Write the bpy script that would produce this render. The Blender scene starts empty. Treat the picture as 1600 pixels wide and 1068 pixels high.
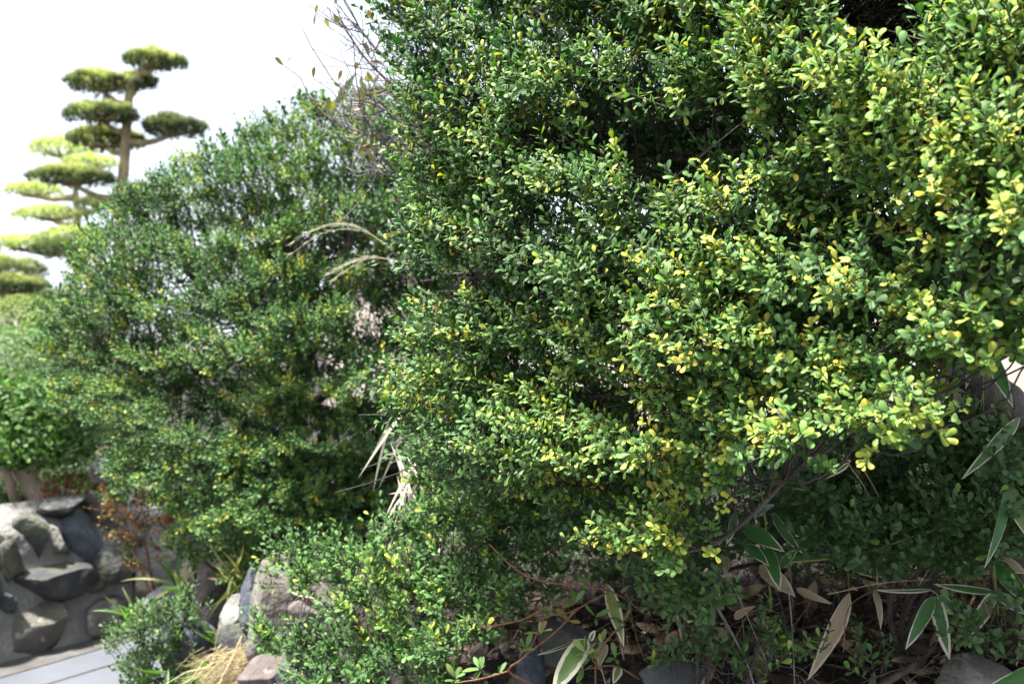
import bpy, math, random
import numpy as np
from mathutils import Vector, Matrix

scene = bpy.context.scene
COL = scene.collection

# ------------------------------------------------------------------ camera, sky, sun, exposure
EYE = 1.55
F = 1556.0                                   # focal length in photograph pixels (35 mm on 36 mm, 1600 px)
cam_d = bpy.data.cameras.new('camera')
cam = bpy.data.objects.new('camera', cam_d)
COL.objects.link(cam)
cam.location = (0, 0, EYE)
cam.rotation_euler = (math.radians(90), 0, 0)
cam_d.lens = 35.0
cam_d.sensor_width = 36.0
cam_d.clip_start = 0.05
cam_d.clip_end = 2000
cam_d.dof.use_dof = True
cam_d.dof.focus_distance = 1.72
cam_d.dof.aperture_fstop = 4.8
scene.camera = cam

SUN_AZ, SUN_EL = math.radians(-100), math.radians(66)      # azimuth from +Y towards +X
world = bpy.data.worlds.new('World')
scene.world = world
world.use_nodes = True
wn = world.node_tree.nodes
wl = world.node_tree.links
bg = wn['Background']
sky = wn.new('ShaderNodeTexSky')
sky.sky_type = 'NISHITA'
sky.sun_disc = False
sky.sun_elevation = SUN_EL
sky.sun_rotation = SUN_AZ
sky.air_density = 1.0
sky.dust_density = 3.0
sky.ozone_density = 1.0
veil = wn.new('ShaderNodeMix')               # thin bright cloud veil over the whole sky
veil.data_type = 'RGBA'
veil.inputs[0].default_value = 0.55
veil.inputs[7].default_value = (10.8, 11.6, 12.8, 1)
wl.new(sky.outputs[0], veil.inputs[6])
wl.new(veil.outputs[2], bg.inputs[0])
bg.inputs[1].default_value = 0.05

sun_d = bpy.data.lights.new('sun', 'SUN')
sun_d.energy = 5.0
sun_d.angle = math.radians(5)
sun_d.color = (1.0, 0.97, 0.93)
sun = bpy.data.objects.new('sun', sun_d)
COL.objects.link(sun)
to_sun = Vector((math.sin(SUN_AZ) * math.cos(SUN_EL), math.cos(SUN_AZ) * math.cos(SUN_EL), math.sin(SUN_EL)))
sun.rotation_euler = to_sun.to_track_quat('Z', 'Y').to_euler()

scene.view_settings.view_transform = 'Standard'
scene.view_settings.look = 'None'
scene.view_settings.gamma = 1.0
scene.view_settings.exposure = 1.95
scene.view_settings.use_curve_mapping = False
cy = scene.cycles
cy.use_denoising = True
cy.max_bounces = 7
cy.diffuse_bounces = 3
cy.glossy_bounces = 2
cy.transmission_bounces = 4
cy.transparent_max_bounces = 4
cy.sample_clamp_indirect = 4.0

# ------------------------------------------------------------------ helpers
def P(px, py, d):
    """photograph pixel at depth d (metres along the view axis) -> world point"""
    return np.array([(px - 800.0) / F * d, d, EYE + (534.0 - py) / F * d])

def norm(a):
    return a / np.maximum(np.linalg.norm(a, axis=-1, keepdims=True), 1e-9)

def pnoise(x, y, z=0.0, seed=0):
    """cheap smooth pseudo noise in about -1..1"""
    s = seed * 1.37
    return (np.sin(x * 1.0 + 1.7 * np.sin(y * 0.9 + s) + s) + np.sin(y * 1.31 + 1.3 * np.sin(z * 1.1 + x * 0.7 + 2 * s))
            + np.sin(z * 1.17 + 1.5 * np.sin(x * 0.83 - y * 0.4 + 3 * s))) / 3.0

def inside(poly, x, y):
    poly = np.asarray(poly, float)
    x = np.asarray(x, float); y = np.asarray(y, float)
    r = np.zeros(x.shape, bool)
    j = len(poly) - 1
    for i in range(len(poly)):
        xi, yi = poly[i]; xj, yj = poly[j]
        c = ((yi > y) != (yj > y)) & (x < (xj - xi) * (y - yi) / (yj - yi + 1e-12) + xi)
        r ^= c
        j = i
    return r

def link(o, parent=None):
    COL.objects.link(o)
    if parent is not None:
        o.parent = parent
        o.location = o.location - parent.location
    return o

def thing(name, label, cat, loc, group=None):
    o = bpy.data.objects.new(name, None)
    COL.objects.link(o)
    o.location = Vector(loc)
    o.empty_display_size = 0.05
    o['label'] = label
    o['category'] = cat
    if group: o['group'] = group
    return o

def tag(o, label, cat, group=None, kind=None):
    o['label'] = label
    o['category'] = cat
    if group: o['group'] = group
    if kind: o['kind'] = kind
    return o

def mesh_np(name, V, T, mat, attr=None, smooth=True):
    """triangle mesh from numpy arrays; attr = (n,4) colour attribute 'lf'"""
    me = bpy.data.meshes.new(name)
    V = np.ascontiguousarray(V, dtype=np.float32)
    T = np.ascontiguousarray(T, dtype=np.int32)
    me.vertices.add(len(V))
    me.vertices.foreach_set('co', V.ravel())
    me.loops.add(T.size)
    me.loops.foreach_set('vertex_index', T.ravel())
    me.polygons.add(len(T))
    me.polygons.foreach_set('loop_start', np.arange(0, T.size, 3, dtype=np.int32))
    me.polygons.foreach_set('use_smooth', np.full(len(T), smooth, dtype=bool))
    if attr is not None:
        a = me.attributes.new('lf', 'FLOAT_COLOR', 'POINT')
        a.data.foreach_set('color', np.ascontiguousarray(attr, dtype=np.float32).ravel())
    me.update()
    me.materials.append(mat)
    return me

def wloc(o):
    p = np.array(o.location)
    return p if o.parent is None else p + wloc(o.parent)

def obj_np(name, V, T, mat, parent=None, attr=None, smooth=True, origin=None, kind=None):
    """object whose mesh is given in world coordinates"""
    V = np.asarray(V, float)
    o0 = wloc(parent) if parent is not None else (np.array(origin) if origin is not None else np.zeros(3))
    me = mesh_np(name, V - o0, T, mat, attr, smooth)
    o = bpy.data.objects.new(name, me)
    COL.objects.link(o)
    if parent is not None: o.parent = parent
    else: o.location = o0
    if kind: o['kind'] = kind
    return o

class Soup:
    """collects triangle pieces"""
    def __init__(self): self.V = []; self.T = []; self.A = []; self.n = 0
    def add(self, V, T, A=None):
        V = np.asarray(V, float).reshape(-1, 3)
        self.V.append(V); self.T.append(np.asarray(T, int).reshape(-1, 3) + self.n); self.n += len(V)
        if A is not None: self.A.append(np.asarray(A, float).reshape(-1, 4))
    def obj(self, name, mat, parent=None, smooth=True, kind=None, origin=None):
        A = np.concatenate(self.A) if self.A else None
        return obj_np(name, np.concatenate(self.V), np.concatenate(self.T), mat, parent, A, smooth, origin, kind)

def tube(points, radii, sides=6, rand=None, cap=True):
    """tapered tube along a polyline"""
    pts = np.asarray(points, float)
    n = len(pts)
    radii = np.broadcast_to(np.asarray(radii, float), (n,)) if np.ndim(radii) == 0 or len(np.atleast_1d(radii)) == n else np.linspace(radii[0], radii[-1], n)
    tan = norm(np.gradient(pts, axis=0))
    ref = np.array([0.31, 0.22, 0.93])
    if abs(np.dot(tan[0], ref)) > 0.9: ref = np.array([0.9, 0.3, 0.2])
    e1 = norm(np.cross(tan, ref)); e2 = np.cross(tan, e1)
    a = np.arange(sides) * 2 * math.pi / sides
    V = pts[:, None, :] + radii[:, None, None] * (np.cos(a)[None, :, None] * e1[:, None, :] + np.sin(a)[None, :, None] * e2[:, None, :])
    if rand is not None:
        V = V + rand.normal(0, 1, (n, sides, 1)) * radii[:, None, None] * 0.10 * (np.cos(a)[None, :, None] * e1[:, None, :] + np.sin(a)[None, :, None] * e2[:, None, :])
    V = V.reshape(-1, 3)
    T = []
    for i in range(n - 1):
        for k in range(sides):
            a0 = i * sides + k; a1 = i * sides + (k + 1) % sides
            T += [(a0, a1, a1 + sides), (a0, a1 + sides, a0 + sides)]
    if cap:
        V = np.concatenate([V, pts[:1], pts[-1:]])
        c0, c1 = n * sides, n * sides + 1
        for k in range(sides):
            T.append((c0, (k + 1) % sides, k)); T.append((c1, (n - 1) * sides + k, (n - 1) * sides + (k + 1) % sides))
    return V, np.array(T)

def spline(pts, n=12):
    """Catmull-Rom through the points"""
    p = np.asarray(pts, float)
    p = np.concatenate([2 * p[:1] - p[1:2], p, 2 * p[-1:] - p[-2:-1]])
    out = []
    segs = len(p) - 3
    for s in np.linspace(0, segs - 1e-6, n):
        i = int(s); t = s - i
        a, b, c, d = p[i:i + 4]
        out.append(0.5 * ((2 * b) + (-a + c) * t + (2 * a - 5 * b + 4 * c - d) * t * t + (-a + 3 * b - 3 * c + d) * t ** 3))
    return np.array(out)

# ------------------------------------------------------------------ materials
def new_mat(name):
    m = bpy.data.materials.new(name)
    m.use_nodes = True
    nt = m.node_tree
    return m, nt, nt.nodes, nt.links, nt.nodes['Principled BSDF']

def ramp(nodes, stops, interp='LINEAR'):
    r = nodes.new('ShaderNodeValToRGB')
    r.color_ramp.interpolation = interp
    e = r.color_ramp.elements
    while len(e) < len(stops): e.new(0.5)
    for el, (p, c) in zip(e, stops):
        el.position = p; el.color = (*c, 1)
    return r

def leaf_mat(name, stops, rough=0.31, transl=0.16, tip=0.35, back=0.35, rib_on=True, spec=0.34):
    """leaf colour follows age, and in places painted shade (attribute lf.r); lf.g along the leaf, lf.b across, lf.a random"""
    m, nt, N, L, b = new_mat(name)
    at = N.new('ShaderNodeAttribute'); at.attribute_name = 'lf'
    sep = N.new('ShaderNodeSeparateColor'); L.new(at.outputs['Color'], sep.inputs[0])
    # tip and margin a little older than the blade
    pw = N.new('ShaderNodeMath'); pw.operation = 'POWER'; L.new(sep.outputs[1], pw.inputs[0]); pw.inputs[1].default_value = 3.0
    mu = N.new('ShaderNodeMath'); mu.operation = 'MULTIPLY'; L.new(pw.outputs[0], mu.inputs[0]); mu.inputs[1].default_value = tip
    mu2 = N.new('ShaderNodeMath'); mu2.operation = 'MULTIPLY'; L.new(mu.outputs[0], mu2.inputs[0]); L.new(sep.outputs[0], mu2.inputs[1])
    ad = N.new('ShaderNodeMath'); ad.operation = 'ADD'; L.new(sep.outputs[0], ad.inputs[0]); L.new(mu2.outputs[0], ad.inputs[1])
    tcx = N.new('ShaderNodeTexCoord')
    bl = N.new('ShaderNodeTexNoise'); bl.inputs['Scale'].default_value = 160; bl.inputs['Detail'].default_value = 2
    L.new(tcx.outputs['Object'], bl.inputs[0])
    blm = N.new('ShaderNodeMath'); blm.operation = 'MULTIPLY_ADD'; L.new(bl.outputs[0], blm.inputs[0]); blm.inputs[1].default_value = 0.26; blm.inputs[2].default_value = -0.13
    ad2 = N.new('ShaderNodeMath'); ad2.operation = 'ADD'; L.new(ad.outputs[0], ad2.inputs[0]); L.new(blm.outputs[0], ad2.inputs[1])
    rp = ramp(N, stops); L.new(ad2.outputs[0], rp.inputs[0])
    # random brightness per leaf
    hsv = N.new('ShaderNodeHueSaturation')
    mr = N.new('ShaderNodeMapRange'); mr.inputs[3].default_value = 0.62; mr.inputs[4].default_value = 1.35
    L.new(at.outputs['Alpha'], mr.inputs[0]); L.new(mr.outputs[0], hsv.inputs['Value'])
    L.new(rp.outputs[0], hsv.inputs['Color'])
    # pale midrib
    cmp_ = N.new('ShaderNodeMath'); cmp_.operation = 'LESS_THAN'; L.new(sep.outputs[2], cmp_.inputs[0]); cmp_.inputs[1].default_value = 0.07
    mf = N.new('ShaderNodeMath'); mf.operation = 'MULTIPLY'; L.new(cmp_.outputs[0], mf.inputs[0]); mf.inputs[1].default_value = 0.22 if rib_on else 0.0
    rib = N.new('ShaderNodeMix'); rib.data_type = 'RGBA'; L.new(mf.outputs[0], rib.inputs[0]); L.new(hsv.outputs[0], rib.inputs[6])
    rib.inputs[7].default_value = (0.30, 0.36, 0.14, 1)
    # underside paler and duller
    geo = N.new('ShaderNodeNewGeometry')
    bk = N.new('ShaderNodeMath'); bk.operation = 'MULTIPLY'; L.new(geo.outputs['Backfacing'], bk.inputs[0]); bk.inputs[1].default_value = back if rib_on else 0.0
    und = N.new('ShaderNodeMix'); und.data_type = 'RGBA'; L.new(bk.outputs[0], und.inputs[0]); L.new(rib.outputs[2], und.inputs[6])
    und.inputs[7].default_value = (0.13, 0.21, 0.06, 1)
    L.new(und.outputs[2], b.inputs['Base Color'])
    ro = N.new('ShaderNodeMapRange'); L.new(geo.outputs['Backfacing'], ro.inputs[0]); ro.inputs[3].default_value = rough; ro.inputs[4].default_value = 0.6
    L.new(ro.outputs[0], b.inputs['Roughness'])
    b.inputs['Specular IOR Level'].default_value = spec
    tr = N.new('ShaderNodeBsdfTranslucent')
    tg = N.new('ShaderNodeMix'); tg.data_type = 'RGBA'; tg.blend_type = 'MULTIPLY'; tg.inputs[0].default_value = 1.0
    L.new(und.outputs[2], tg.inputs[6]); tg.inputs[7].default_value = (1.3, 1.6, 0.5, 1)
    L.new(tg.outputs[2], tr.inputs[0])
    mx = N.new('ShaderNodeMixShader'); mx.inputs[0].default_value = transl
    L.new(b.outputs[0], mx.inputs[1]); L.new(tr.outputs[0], mx.inputs[2])
    L.new(mx.outputs[0], N['Material Output'].inputs[0])
    return m

GREEN = [(0.0, (0.006, 0.030, 0.012)), (0.22, (0.014, 0.072, 0.022)), (0.45, (0.082, 0.200, 0.026)),
         (0.72, (0.36, 0.40, 0.035)), (1.0, (0.72, 0.53, 0.06))]  # darkest stop is painted shade for inner leaves
M_HOLLY = leaf_mat('holly_leaf', GREEN)
DEEP = [(0.0, (0.006, 0.030, 0.014)), (0.28, (0.012, 0.056, 0.016)), (0.52, (0.068, 0.165, 0.024)),
        (0.78, (0.29, 0.34, 0.035)), (1.0, (0.66, 0.49, 0.06))]
M_HOLLY2 = leaf_mat('holly_leaf_deep', DEEP, rough=0.30, spec=0.32)
M_HOLLYB = leaf_mat('holly_leaf_rich', [(0.0, (0.006, 0.032, 0.012)), (0.24, (0.015, 0.078, 0.024)), (0.46, (0.066, 0.182, 0.030)), (0.74, (0.34, 0.38, 0.035)), (1.0, (0.68, 0.50, 0.06))], rough=0.30, spec=0.28)
M_AZALEA = leaf_mat('azalea_leaf', [(0.0, (0.028, 0.085, 0.020)), (0.4, (0.075, 0.155, 0.035)), (0.7, (0.20, 0.24, 0.06)), (1.0, (0.30, 0.14, 0.05))], rough=0.45)
M_BROAD = leaf_mat('broad_leaf', [(0.0, (0.018, 0.075, 0.010)), (0.5, (0.05, 0.15, 0.016)), (1.0, (0.26, 0.28, 0.04))], rough=0.45, transl=0.2)
M_RUSSET = leaf_mat('russet_leaf', [(0.0, (0.08, 0.10, 0.025)), (0.5, (0.20, 0.13, 0.035)), (1.0, (0.36, 0.09, 0.03))], rough=0.55, rib_on=False)
M_BRONZE = leaf_mat('bronze_leaf', [(0.0, (0.10, 0.14, 0.035)), (0.5, (0.17, 0.16, 0.05)), (1.0, (0.16, 0.08, 0.04))], rough=0.5, transl=0.35, rib_on=False)
M_RED = leaf_mat('red_leaf', [(0.0, (0.06, 0.09, 0.025)), (0.5, (0.14, 0.05, 0.025)), (1.0, (0.26, 0.035, 0.025))], rough=0.5, rib_on=False)
M_ORANGE = leaf_mat('orange_leaf', [(0.0, (0.50, 0.16, 0.03)), (1.0, (0.62, 0.20, 0.05))], rough=0.6, rib_on=False)
M_TOPIARY = leaf_mat('topiary_leaf', [(0.0, (0.10, 0.19, 0.085)), (0.5, (0.15, 0.25, 0.11)), (1.0, (0.26, 0.31, 0.12))], rough=0.5)
M_LIGHTG = leaf_mat('light_green_leaf', [(0.0, (0.085, 0.15, 0.035)), (0.5, (0.15, 0.21, 0.05)), (1.0, (0.30, 0.28, 0.09))], rough=0.5, transl=0.2)
M_PINE = leaf_mat('pine_needle', [(0.0, (0.055, 0.075, 0.055)), (0.3, (0.17, 0.19, 0.11)), (0.6, (0.40, 0.39, 0.25)), (1.0, (0.58, 0.53, 0.35))], rough=0.55, transl=0.35, rib_on=False)  # low stops paint shade under the pads, pale stops glare on their tops
M_PINE2 = leaf_mat('glare_pale_needle', [(0.0, (0.36, 0.39, 0.24)), (0.5, (0.56, 0.57, 0.37)), (1.0, (0.70, 0.66, 0.48))], rough=0.55, transl=0.4, rib_on=False)  # needles paled to put glare and haze into the colour
M_GRASS = leaf_mat('grass_blade', [(0.0, (0.035, 0.10, 0.016)), (0.5, (0.10, 0.19, 0.03)), (0.8, (0.26, 0.26, 0.09)), (1.0, (0.36, 0.30, 0.17))], rough=0.45, transl=0.4, rib_on=False)
M_STRAW = leaf_mat('straw', [(0.0, (0.30, 0.22, 0.12)), (0.5, (0.46, 0.36, 0.21)), (1.0, (0.62, 0.53, 0.36))], rough=0.65, transl=0.25, rib_on=False)
M_LITTER = leaf_mat('litter', [(0.0, (0.012, 0.008, 0.006)), (0.5, (0.032, 0.017, 0.011)), (0.85, (0.085, 0.053, 0.034)), (1.0, (0.36, 0.28, 0.18))], rough=0.8, transl=0.1, rib_on=False)

M_PLUME = leaf_mat('plume', [(0.0, (0.26, 0.25, 0.17)), (1.0, (0.42, 0.40, 0.29))], rough=0.7, transl=0.2, rib_on=False)

def bark_mat(name, c1, c2, scale=60, rough=0.85, bump=0.5, stretch=(1, 1, 0.25)):
    m, nt, N, L, b = new_mat(name)
    tc = N.new('ShaderNodeTexCoord'); mp = N.new('ShaderNodeMapping'); mp.inputs[3].default_value = stretch
    L.new(tc.outputs['Object'], mp.inputs[0])
    n = N.new('ShaderNodeTexNoise'); n.inputs['Scale'].default_value = scale; n.inputs['Detail'].default_value = 6
    L.new(mp.outputs[0], n.inputs[0])
    r = ramp(N, [(0.3, c1), (0.7, c2)]); L.new(n.outputs[0], r.inputs[0])
    L.new(r.outputs[0], b.inputs['Base Color'])
    b.inputs['Roughness'].default_value = rough
    bp = N.new('ShaderNodeBump'); bp.inputs['Strength'].default_value = bump; bp.inputs['Distance'].default_value = 0.02
    L.new(n.outputs[0], bp.inputs['Height']); L.new(bp.outputs[0], b.inputs['Normal'])
    return m

M_BARK = bark_mat('dark_bark', (0.030, 0.024, 0.019), (0.10, 0.080, 0.065), 45)
M_TWIG = bark_mat('twig_bark', (0.030, 0.022, 0.018), (0.085, 0.066, 0.056), 120)
M_GREYTWIG = bark_mat('grey_twig_bark', (0.12, 0.10, 0.105), (0.25, 0.22, 0.23), 120)
M_REDTWIG = bark_mat('red_twig_bark', (0.11, 0.045, 0.022), (0.24, 0.10, 0.05), 120)
M_TANTWIG = bark_mat('tan_twig', (0.20, 0.15, 0.09), (0.42, 0.33, 0.21), 90)
M_PINEBARK = bark_mat('pine_bark', (0.16, 0.12, 0.07), (0.40, 0.34, 0.17), 14)
M_TRUNKTAN = bark_mat('tan_bark', (0.22, 0.16, 0.115), (0.40, 0.31, 0.23), 20)
M_GREENSTEM = bark_mat('green_stem', (0.10, 0.15, 0.03), (0.22, 0.24, 0.05), 90)
M_YELLOWCANE = bark_mat('yellow_cane', (0.45, 0.33, 0.05), (0.62, 0.48, 0.09), 40, rough=0.4, bump=0.1)

def stone_mat(name, c1, c2, c3, lichen=0.25, rough=0.85, scale=5.0, moss=0.0):
    m, nt, N, L, b = new_mat(name)
    tc = N.new('ShaderNodeTexCoord')
    oi = N.new('ShaderNodeObjectInfo')
    off = N.new('ShaderNodeVectorMath'); off.operation = 'ADD'; L.new(tc.outputs['Object'], off.inputs[0])
    cmb = N.new('ShaderNodeMath'); cmb.operation = 'MULTIPLY'; cmb.inputs[1].default_value = 40; L.new(oi.outputs['Random'], cmb.inputs[0])
    L.new(cmb.outputs[0], off.inputs[1])
    n1 = N.new('ShaderNodeTexNoise'); n1.inputs['Scale'].default_value = scale; n1.inputs['Detail'].default_value = 8; n1.inputs['Roughness'].default_value = 0.65
    L.new(off.outputs[0], n1.inputs[0])
    r = ramp(N, [(0.30, c1), (0.52, c2), (0.72, c3)]); L.new(n1.outputs[0], r.inputs[0])
    n2 = N.new('ShaderNodeTexNoise'); n2.inputs['Scale'].default_value = scale * 2.6; n2.inputs['Detail'].default_value = 4
    L.new(off.outputs[0], n2.inputs[0])
    lr = ramp(N, [(0.60, (0, 0, 0)), (0.68, (1, 1, 1))]); L.new(n2.outputs[0], lr.inputs[0])
    lm = N.new('ShaderNodeMath'); lm.operation = 'MULTIPLY'; lm.inputs[1].default_value = lichen; L.new(lr.outputs[0], lm.inputs[0])
    mx = N.new('ShaderNodeMix'); mx.data_type = 'RGBA'; L.new(lm.outputs[0], mx.inputs[0]); L.new(r.outputs[0], mx.inputs[6]); mx.inputs[7].default_value = (0.42, 0.42, 0.36, 1)
    last = mx
    if moss > 0:
        n3 = N.new('ShaderNodeTexNoise'); n3.inputs['Scale'].default_value = scale * 0.9; n3.inputs['Detail'].default_value = 5; L.new(off.outputs[0], n3.inputs[0])
        mr = ramp(N, [(0.50, (0, 0, 0)), (0.66, (1, 1, 1))]); L.new(n3.outputs[0], mr.inputs[0])
        mm = N.new('ShaderNodeMath'); mm.operation = 'MULTIPLY'; mm.inputs[1].default_value = moss; L.new(mr.outputs[0], mm.inputs[0])
        m2 = N.new('ShaderNodeMix'); m2.data_type = 'RGBA'; L.new(mm.outputs[0], m2.inputs[0]); L.new(mx.outputs[2], m2.inputs[6]); m2.inputs[7].default_value = (0.14, 0.145, 0.05, 1)
        last = m2
    L.new(last.outputs[2], b.inputs['Base Color'])
    b.inputs['Roughness'].default_value = rough
    n4 = N.new('ShaderNodeTexNoise'); n4.inputs['Scale'].default_value = scale * 9; n4.inputs['Detail'].default_value = 6; L.new(off.outputs[0], n4.inputs[0])
    bp = N.new('ShaderNodeBump'); bp.inputs['Strength'].default_value = 0.6; bp.inputs['Distance'].default_value = 0.025
    L.new(n4.outputs[0], bp.inputs['Height']); L.new(bp.outputs[0], b.inputs['Normal'])
    return m

M_STONE_DARK = stone_mat('dark_stone', (0.018, 0.019, 0.020), (0.045, 0.046, 0.046), (0.10, 0.098, 0.088), 0.35, moss=0.35)
M_STONE_BLUE = stone_mat('blue_grey_stone', (0.05, 0.057, 0.068), (0.09, 0.10, 0.115), (0.16, 0.162, 0.165), 0.25)
M_STONE_TAN = stone_mat('tan_stone', (0.055, 0.05, 0.046), (0.11, 0.10, 0.09), (0.19, 0.175, 0.15), 0.6, moss=0.3)
M_STONE_BROWN = stone_mat('brown_stone', (0.055, 0.045, 0.038), (0.115, 0.098, 0.082), (0.20, 0.175, 0.15), 0.2)
M_STONE_RED = stone_mat('reddish_stone', (0.06, 0.043, 0.038), (0.115, 0.09, 0.08), (0.22, 0.185, 0.165), 0.4)
M_STONE_SLATE = stone_mat('slate_stone', (0.028, 0.032, 0.042), (0.058, 0.064, 0.082), (0.11, 0.115, 0.13), 0.1)
M_STONE_PALE = stone_mat('pale_stone', (0.07, 0.068, 0.062), (0.15, 0.145, 0.13), (0.27, 0.255, 0.22), 0.3)
M_STONE_WHITE = stone_mat('white_stone', (0.34, 0.34, 0.35), (0.48, 0.48, 0.49), (0.6, 0.6, 0.6), 0.2)
M_MORTAR = stone_mat('mortar', (0.12, 0.116, 0.108), (0.22, 0.212, 0.198), (0.32, 0.306, 0.286), 0.1, moss=0.2, scale=4)

def noise_mat(name, stops, scale, rough=0.9, bump=0.4, scale2=None, dist=0.01):
    m, nt, N, L, b = new_mat(name)
    tc = N.new('ShaderNodeTexCoord')
    n = N.new('ShaderNodeTexNoise'); n.inputs['Scale'].default_value = scale; n.inputs['Detail'].default_value = 8; n.inputs['Roughness'].default_value = 0.6
    L.new(tc.outputs['Object'], n.inputs[0])
    r = ramp(N, stops); L.new(n.outputs[0], r.inputs[0]); L.new(r.outputs[0], b.inputs['Base Color'])
    n2 = N.new('ShaderNodeTexNoise'); n2.inputs['Scale'].default_value = scale2 or scale * 8; n2.inputs['Detail'].default_value = 6
    L.new(tc.outputs['Object'], n2.inputs[0])
    bp = N.new('ShaderNodeBump'); bp.inputs['Strength'].default_value = bump; bp.inputs['Distance'].default_value = dist
    L.new(n2.outputs[0], bp.inputs['Height']); L.new(bp.outputs[0], b.inputs['Normal'])
    b.inputs['Roughness'].default_value = rough
    return m

M_SOIL = noise_mat('soil', [(0.3, (0.008, 0.006, 0.0045)), (0.55, (0.017, 0.012, 0.009)), (0.75, (0.035, 0.025, 0.018))], 9, bump=0.8, dist=0.03)
M_ROAD = noise_mat('concrete_road', [(0.25, (0.068, 0.073, 0.082)), (0.5, (0.088, 0.095, 0.108)), (0.75, (0.112, 0.12, 0.135))], 2.5, bump=0.25, scale2=120)
M_GUTTER = noise_mat('gutter_concrete', [(0.3, (0.045, 0.04, 0.036)), (0.55, (0.085, 0.08, 0.074)), (0.75, (0.12, 0.115, 0.11))], 6, bump=0.4, scale2=90)
M_EARTH = noise_mat('earth', [(0.3, (0.07, 0.08, 0.035)), (0.7, (0.16, 0.15, 0.08))], 0.6)
M_PLASTER = noise_mat('cream_plaster', [(0.3, (0.52, 0.44, 0.37)), (0.7, (0.63, 0.55, 0.47))], 2.0, bump=0.2, scale2=60)
M_COPING = noise_mat('grey_coping', [(0.3, (0.26, 0.25, 0.24)), (0.7, (0.36, 0.35, 0.34))], 5)

def sasa_mat(name, dry=False):
    """bamboo-grass blade: green middle with veins, cream withered margin and tip (lf.a = how far the margin has withered)"""
    m, nt, N, L, b = new_mat(name)
    at = N.new('ShaderNodeAttribute'); at.attribute_name = 'lf'
    sep = N.new('ShaderNodeSeparateColor'); L.new(at.outputs['Color'], sep.inputs[0])
    geo = N.new('ShaderNodeNewGeometry')
    nz = N.new('ShaderNodeTexNoise'); nz.inputs['Scale'].default_value = 70; nz.inputs['Detail'].default_value = 3
    tc = N.new('ShaderNodeTexCoord'); L.new(tc.outputs['Object'], nz.inputs[0])
    # m = |y| + t-term + noise + amount
    t3 = N.new('ShaderNodeMath'); t3.operation = 'POWER'; L.new(sep.outputs[1], t3.inputs[0]); t3.inputs[1].default_value = 5
    t3m = N.new('ShaderNodeMath'); t3m.operation = 'MULTIPLY'; L.new(t3.outputs[0], t3m.inputs[0]); t3m.inputs[1].default_value = 0.9
    a1 = N.new('ShaderNodeMath'); a1.operation = 'ADD'; L.new(sep.outputs[2], a1.inputs[0]); L.new(t3m.outputs[0], a1.inputs[1])
    nm = N.new('ShaderNodeMath'); nm.operation = 'MULTIPLY_ADD'; L.new(nz.outputs[0], nm.inputs[0]); nm.inputs[1].default_value = 0.42; nm.inputs[2].default_value = -0.21
    a2 = N.new('ShaderNodeMath'); a2.operation = 'ADD'; L.new(a1.outputs[0], a2.inputs[0]); L.new(nm.outputs[0], a2.inputs[1])
    a3 = N.new('ShaderNodeMath'); a3.operation = 'ADD'; L.new(a2.outputs[0], a3.inputs[0]); L.new(at.outputs['Alpha'], a3.inputs[1])
    st = N.new('ShaderNodeMapRange'); L.new(a3.outputs[0], st.inputs[0]); st.inputs[1].default_value = 0.89; st.inputs[2].default_value = 0.97
    # veins across the blade
    vs = N.new('ShaderNodeMath'); vs.operation = 'MULTIPLY'; L.new(sep.outputs[2], vs.inputs[0]); vs.inputs[1].default_value = 44
    vw = N.new('ShaderNodeMath'); vw.operation = 'SINE'; L.new(vs.outputs[0], vw.inputs[0])
    vr = N.new('ShaderNodeMapRange'); L.new(vw.outputs[0], vr.inputs[0]); vr.inputs[1].default_value = -1; vr.inputs[2].default_value = 1
    gm = N.new('ShaderNodeMix'); gm.data_type = 'RGBA'; L.new(vr.outputs[0], gm.inputs[0])
    if dry:
        gm.inputs[6].default_value = (0.27, 0.20, 0.125, 1); gm.inputs[7].default_value = (0.36, 0.28, 0.185, 1)
    else:
        gm.inputs[6].default_value = (0.026, 0.095, 0.018, 1); gm.inputs[7].default_value = (0.05, 0.145, 0.028, 1)
    cr = N.new('ShaderNodeMix'); cr.data_type = 'RGBA'; L.new(vr.outputs[0], cr.inputs[0])
    cr.inputs[6].default_value = (0.42, 0.36, 0.26, 1) if dry else (0.46, 0.42, 0.31, 1); cr.inputs[7].default_value = (0.50, 0.44, 0.33, 1) if dry else (0.60, 0.55, 0.44, 1)
    mx = N.new('ShaderNodeMix'); mx.data_type = 'RGBA'; L.new(st.outputs[0], mx.inputs[0]); L.new(gm.outputs[2], mx.inputs[6]); L.new(cr.outputs[2], mx.inputs[7])
    # age yellowing of the green
    ym = N.new('ShaderNodeMix'); ym.data_type = 'RGBA'; L.new(sep.outputs[0], ym.inputs[0]); L.new(mx.outputs[2], ym.inputs[6]); ym.inputs[7].default_value = (0.50, 0.42, 0.14, 1)
    L.new(ym.outputs[2], b.inputs['Base Color'])
    b.inputs['Roughness'].default_value = 0.42 if not dry else 0.7
    b.inputs['Specular IOR Level'].default_value = 0.5 if not dry else 0.2
    bp = N.new('ShaderNodeBump'); bp.inputs['Strength'].default_value = 0.25; bp.inputs['Distance'].default_value = 0.001
    L.new(vr.outputs[0], bp.inputs['Height']); L.new(bp.outputs[0], b.inputs['Normal'])
    tr = N.new('ShaderNodeBsdfTranslucent'); L.new(ym.outputs[2], tr.inputs[0])
    ms = N.new('ShaderNodeMixShader'); ms.inputs[0].default_value = 0.2
    L.new(b.outputs[0], ms.inputs[1]); L.new(tr.outputs[0], ms.inputs[2]); L.new(ms.outputs[0], N['Material Output'].inputs[0])
    return m
M_SASA = sasa_mat('bamboo_grass_blade')
M_SASADRY = sasa_mat('withered_bamboo_blade', True)
M_REED = sasa_mat('dead_reed_blade', True)
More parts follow.
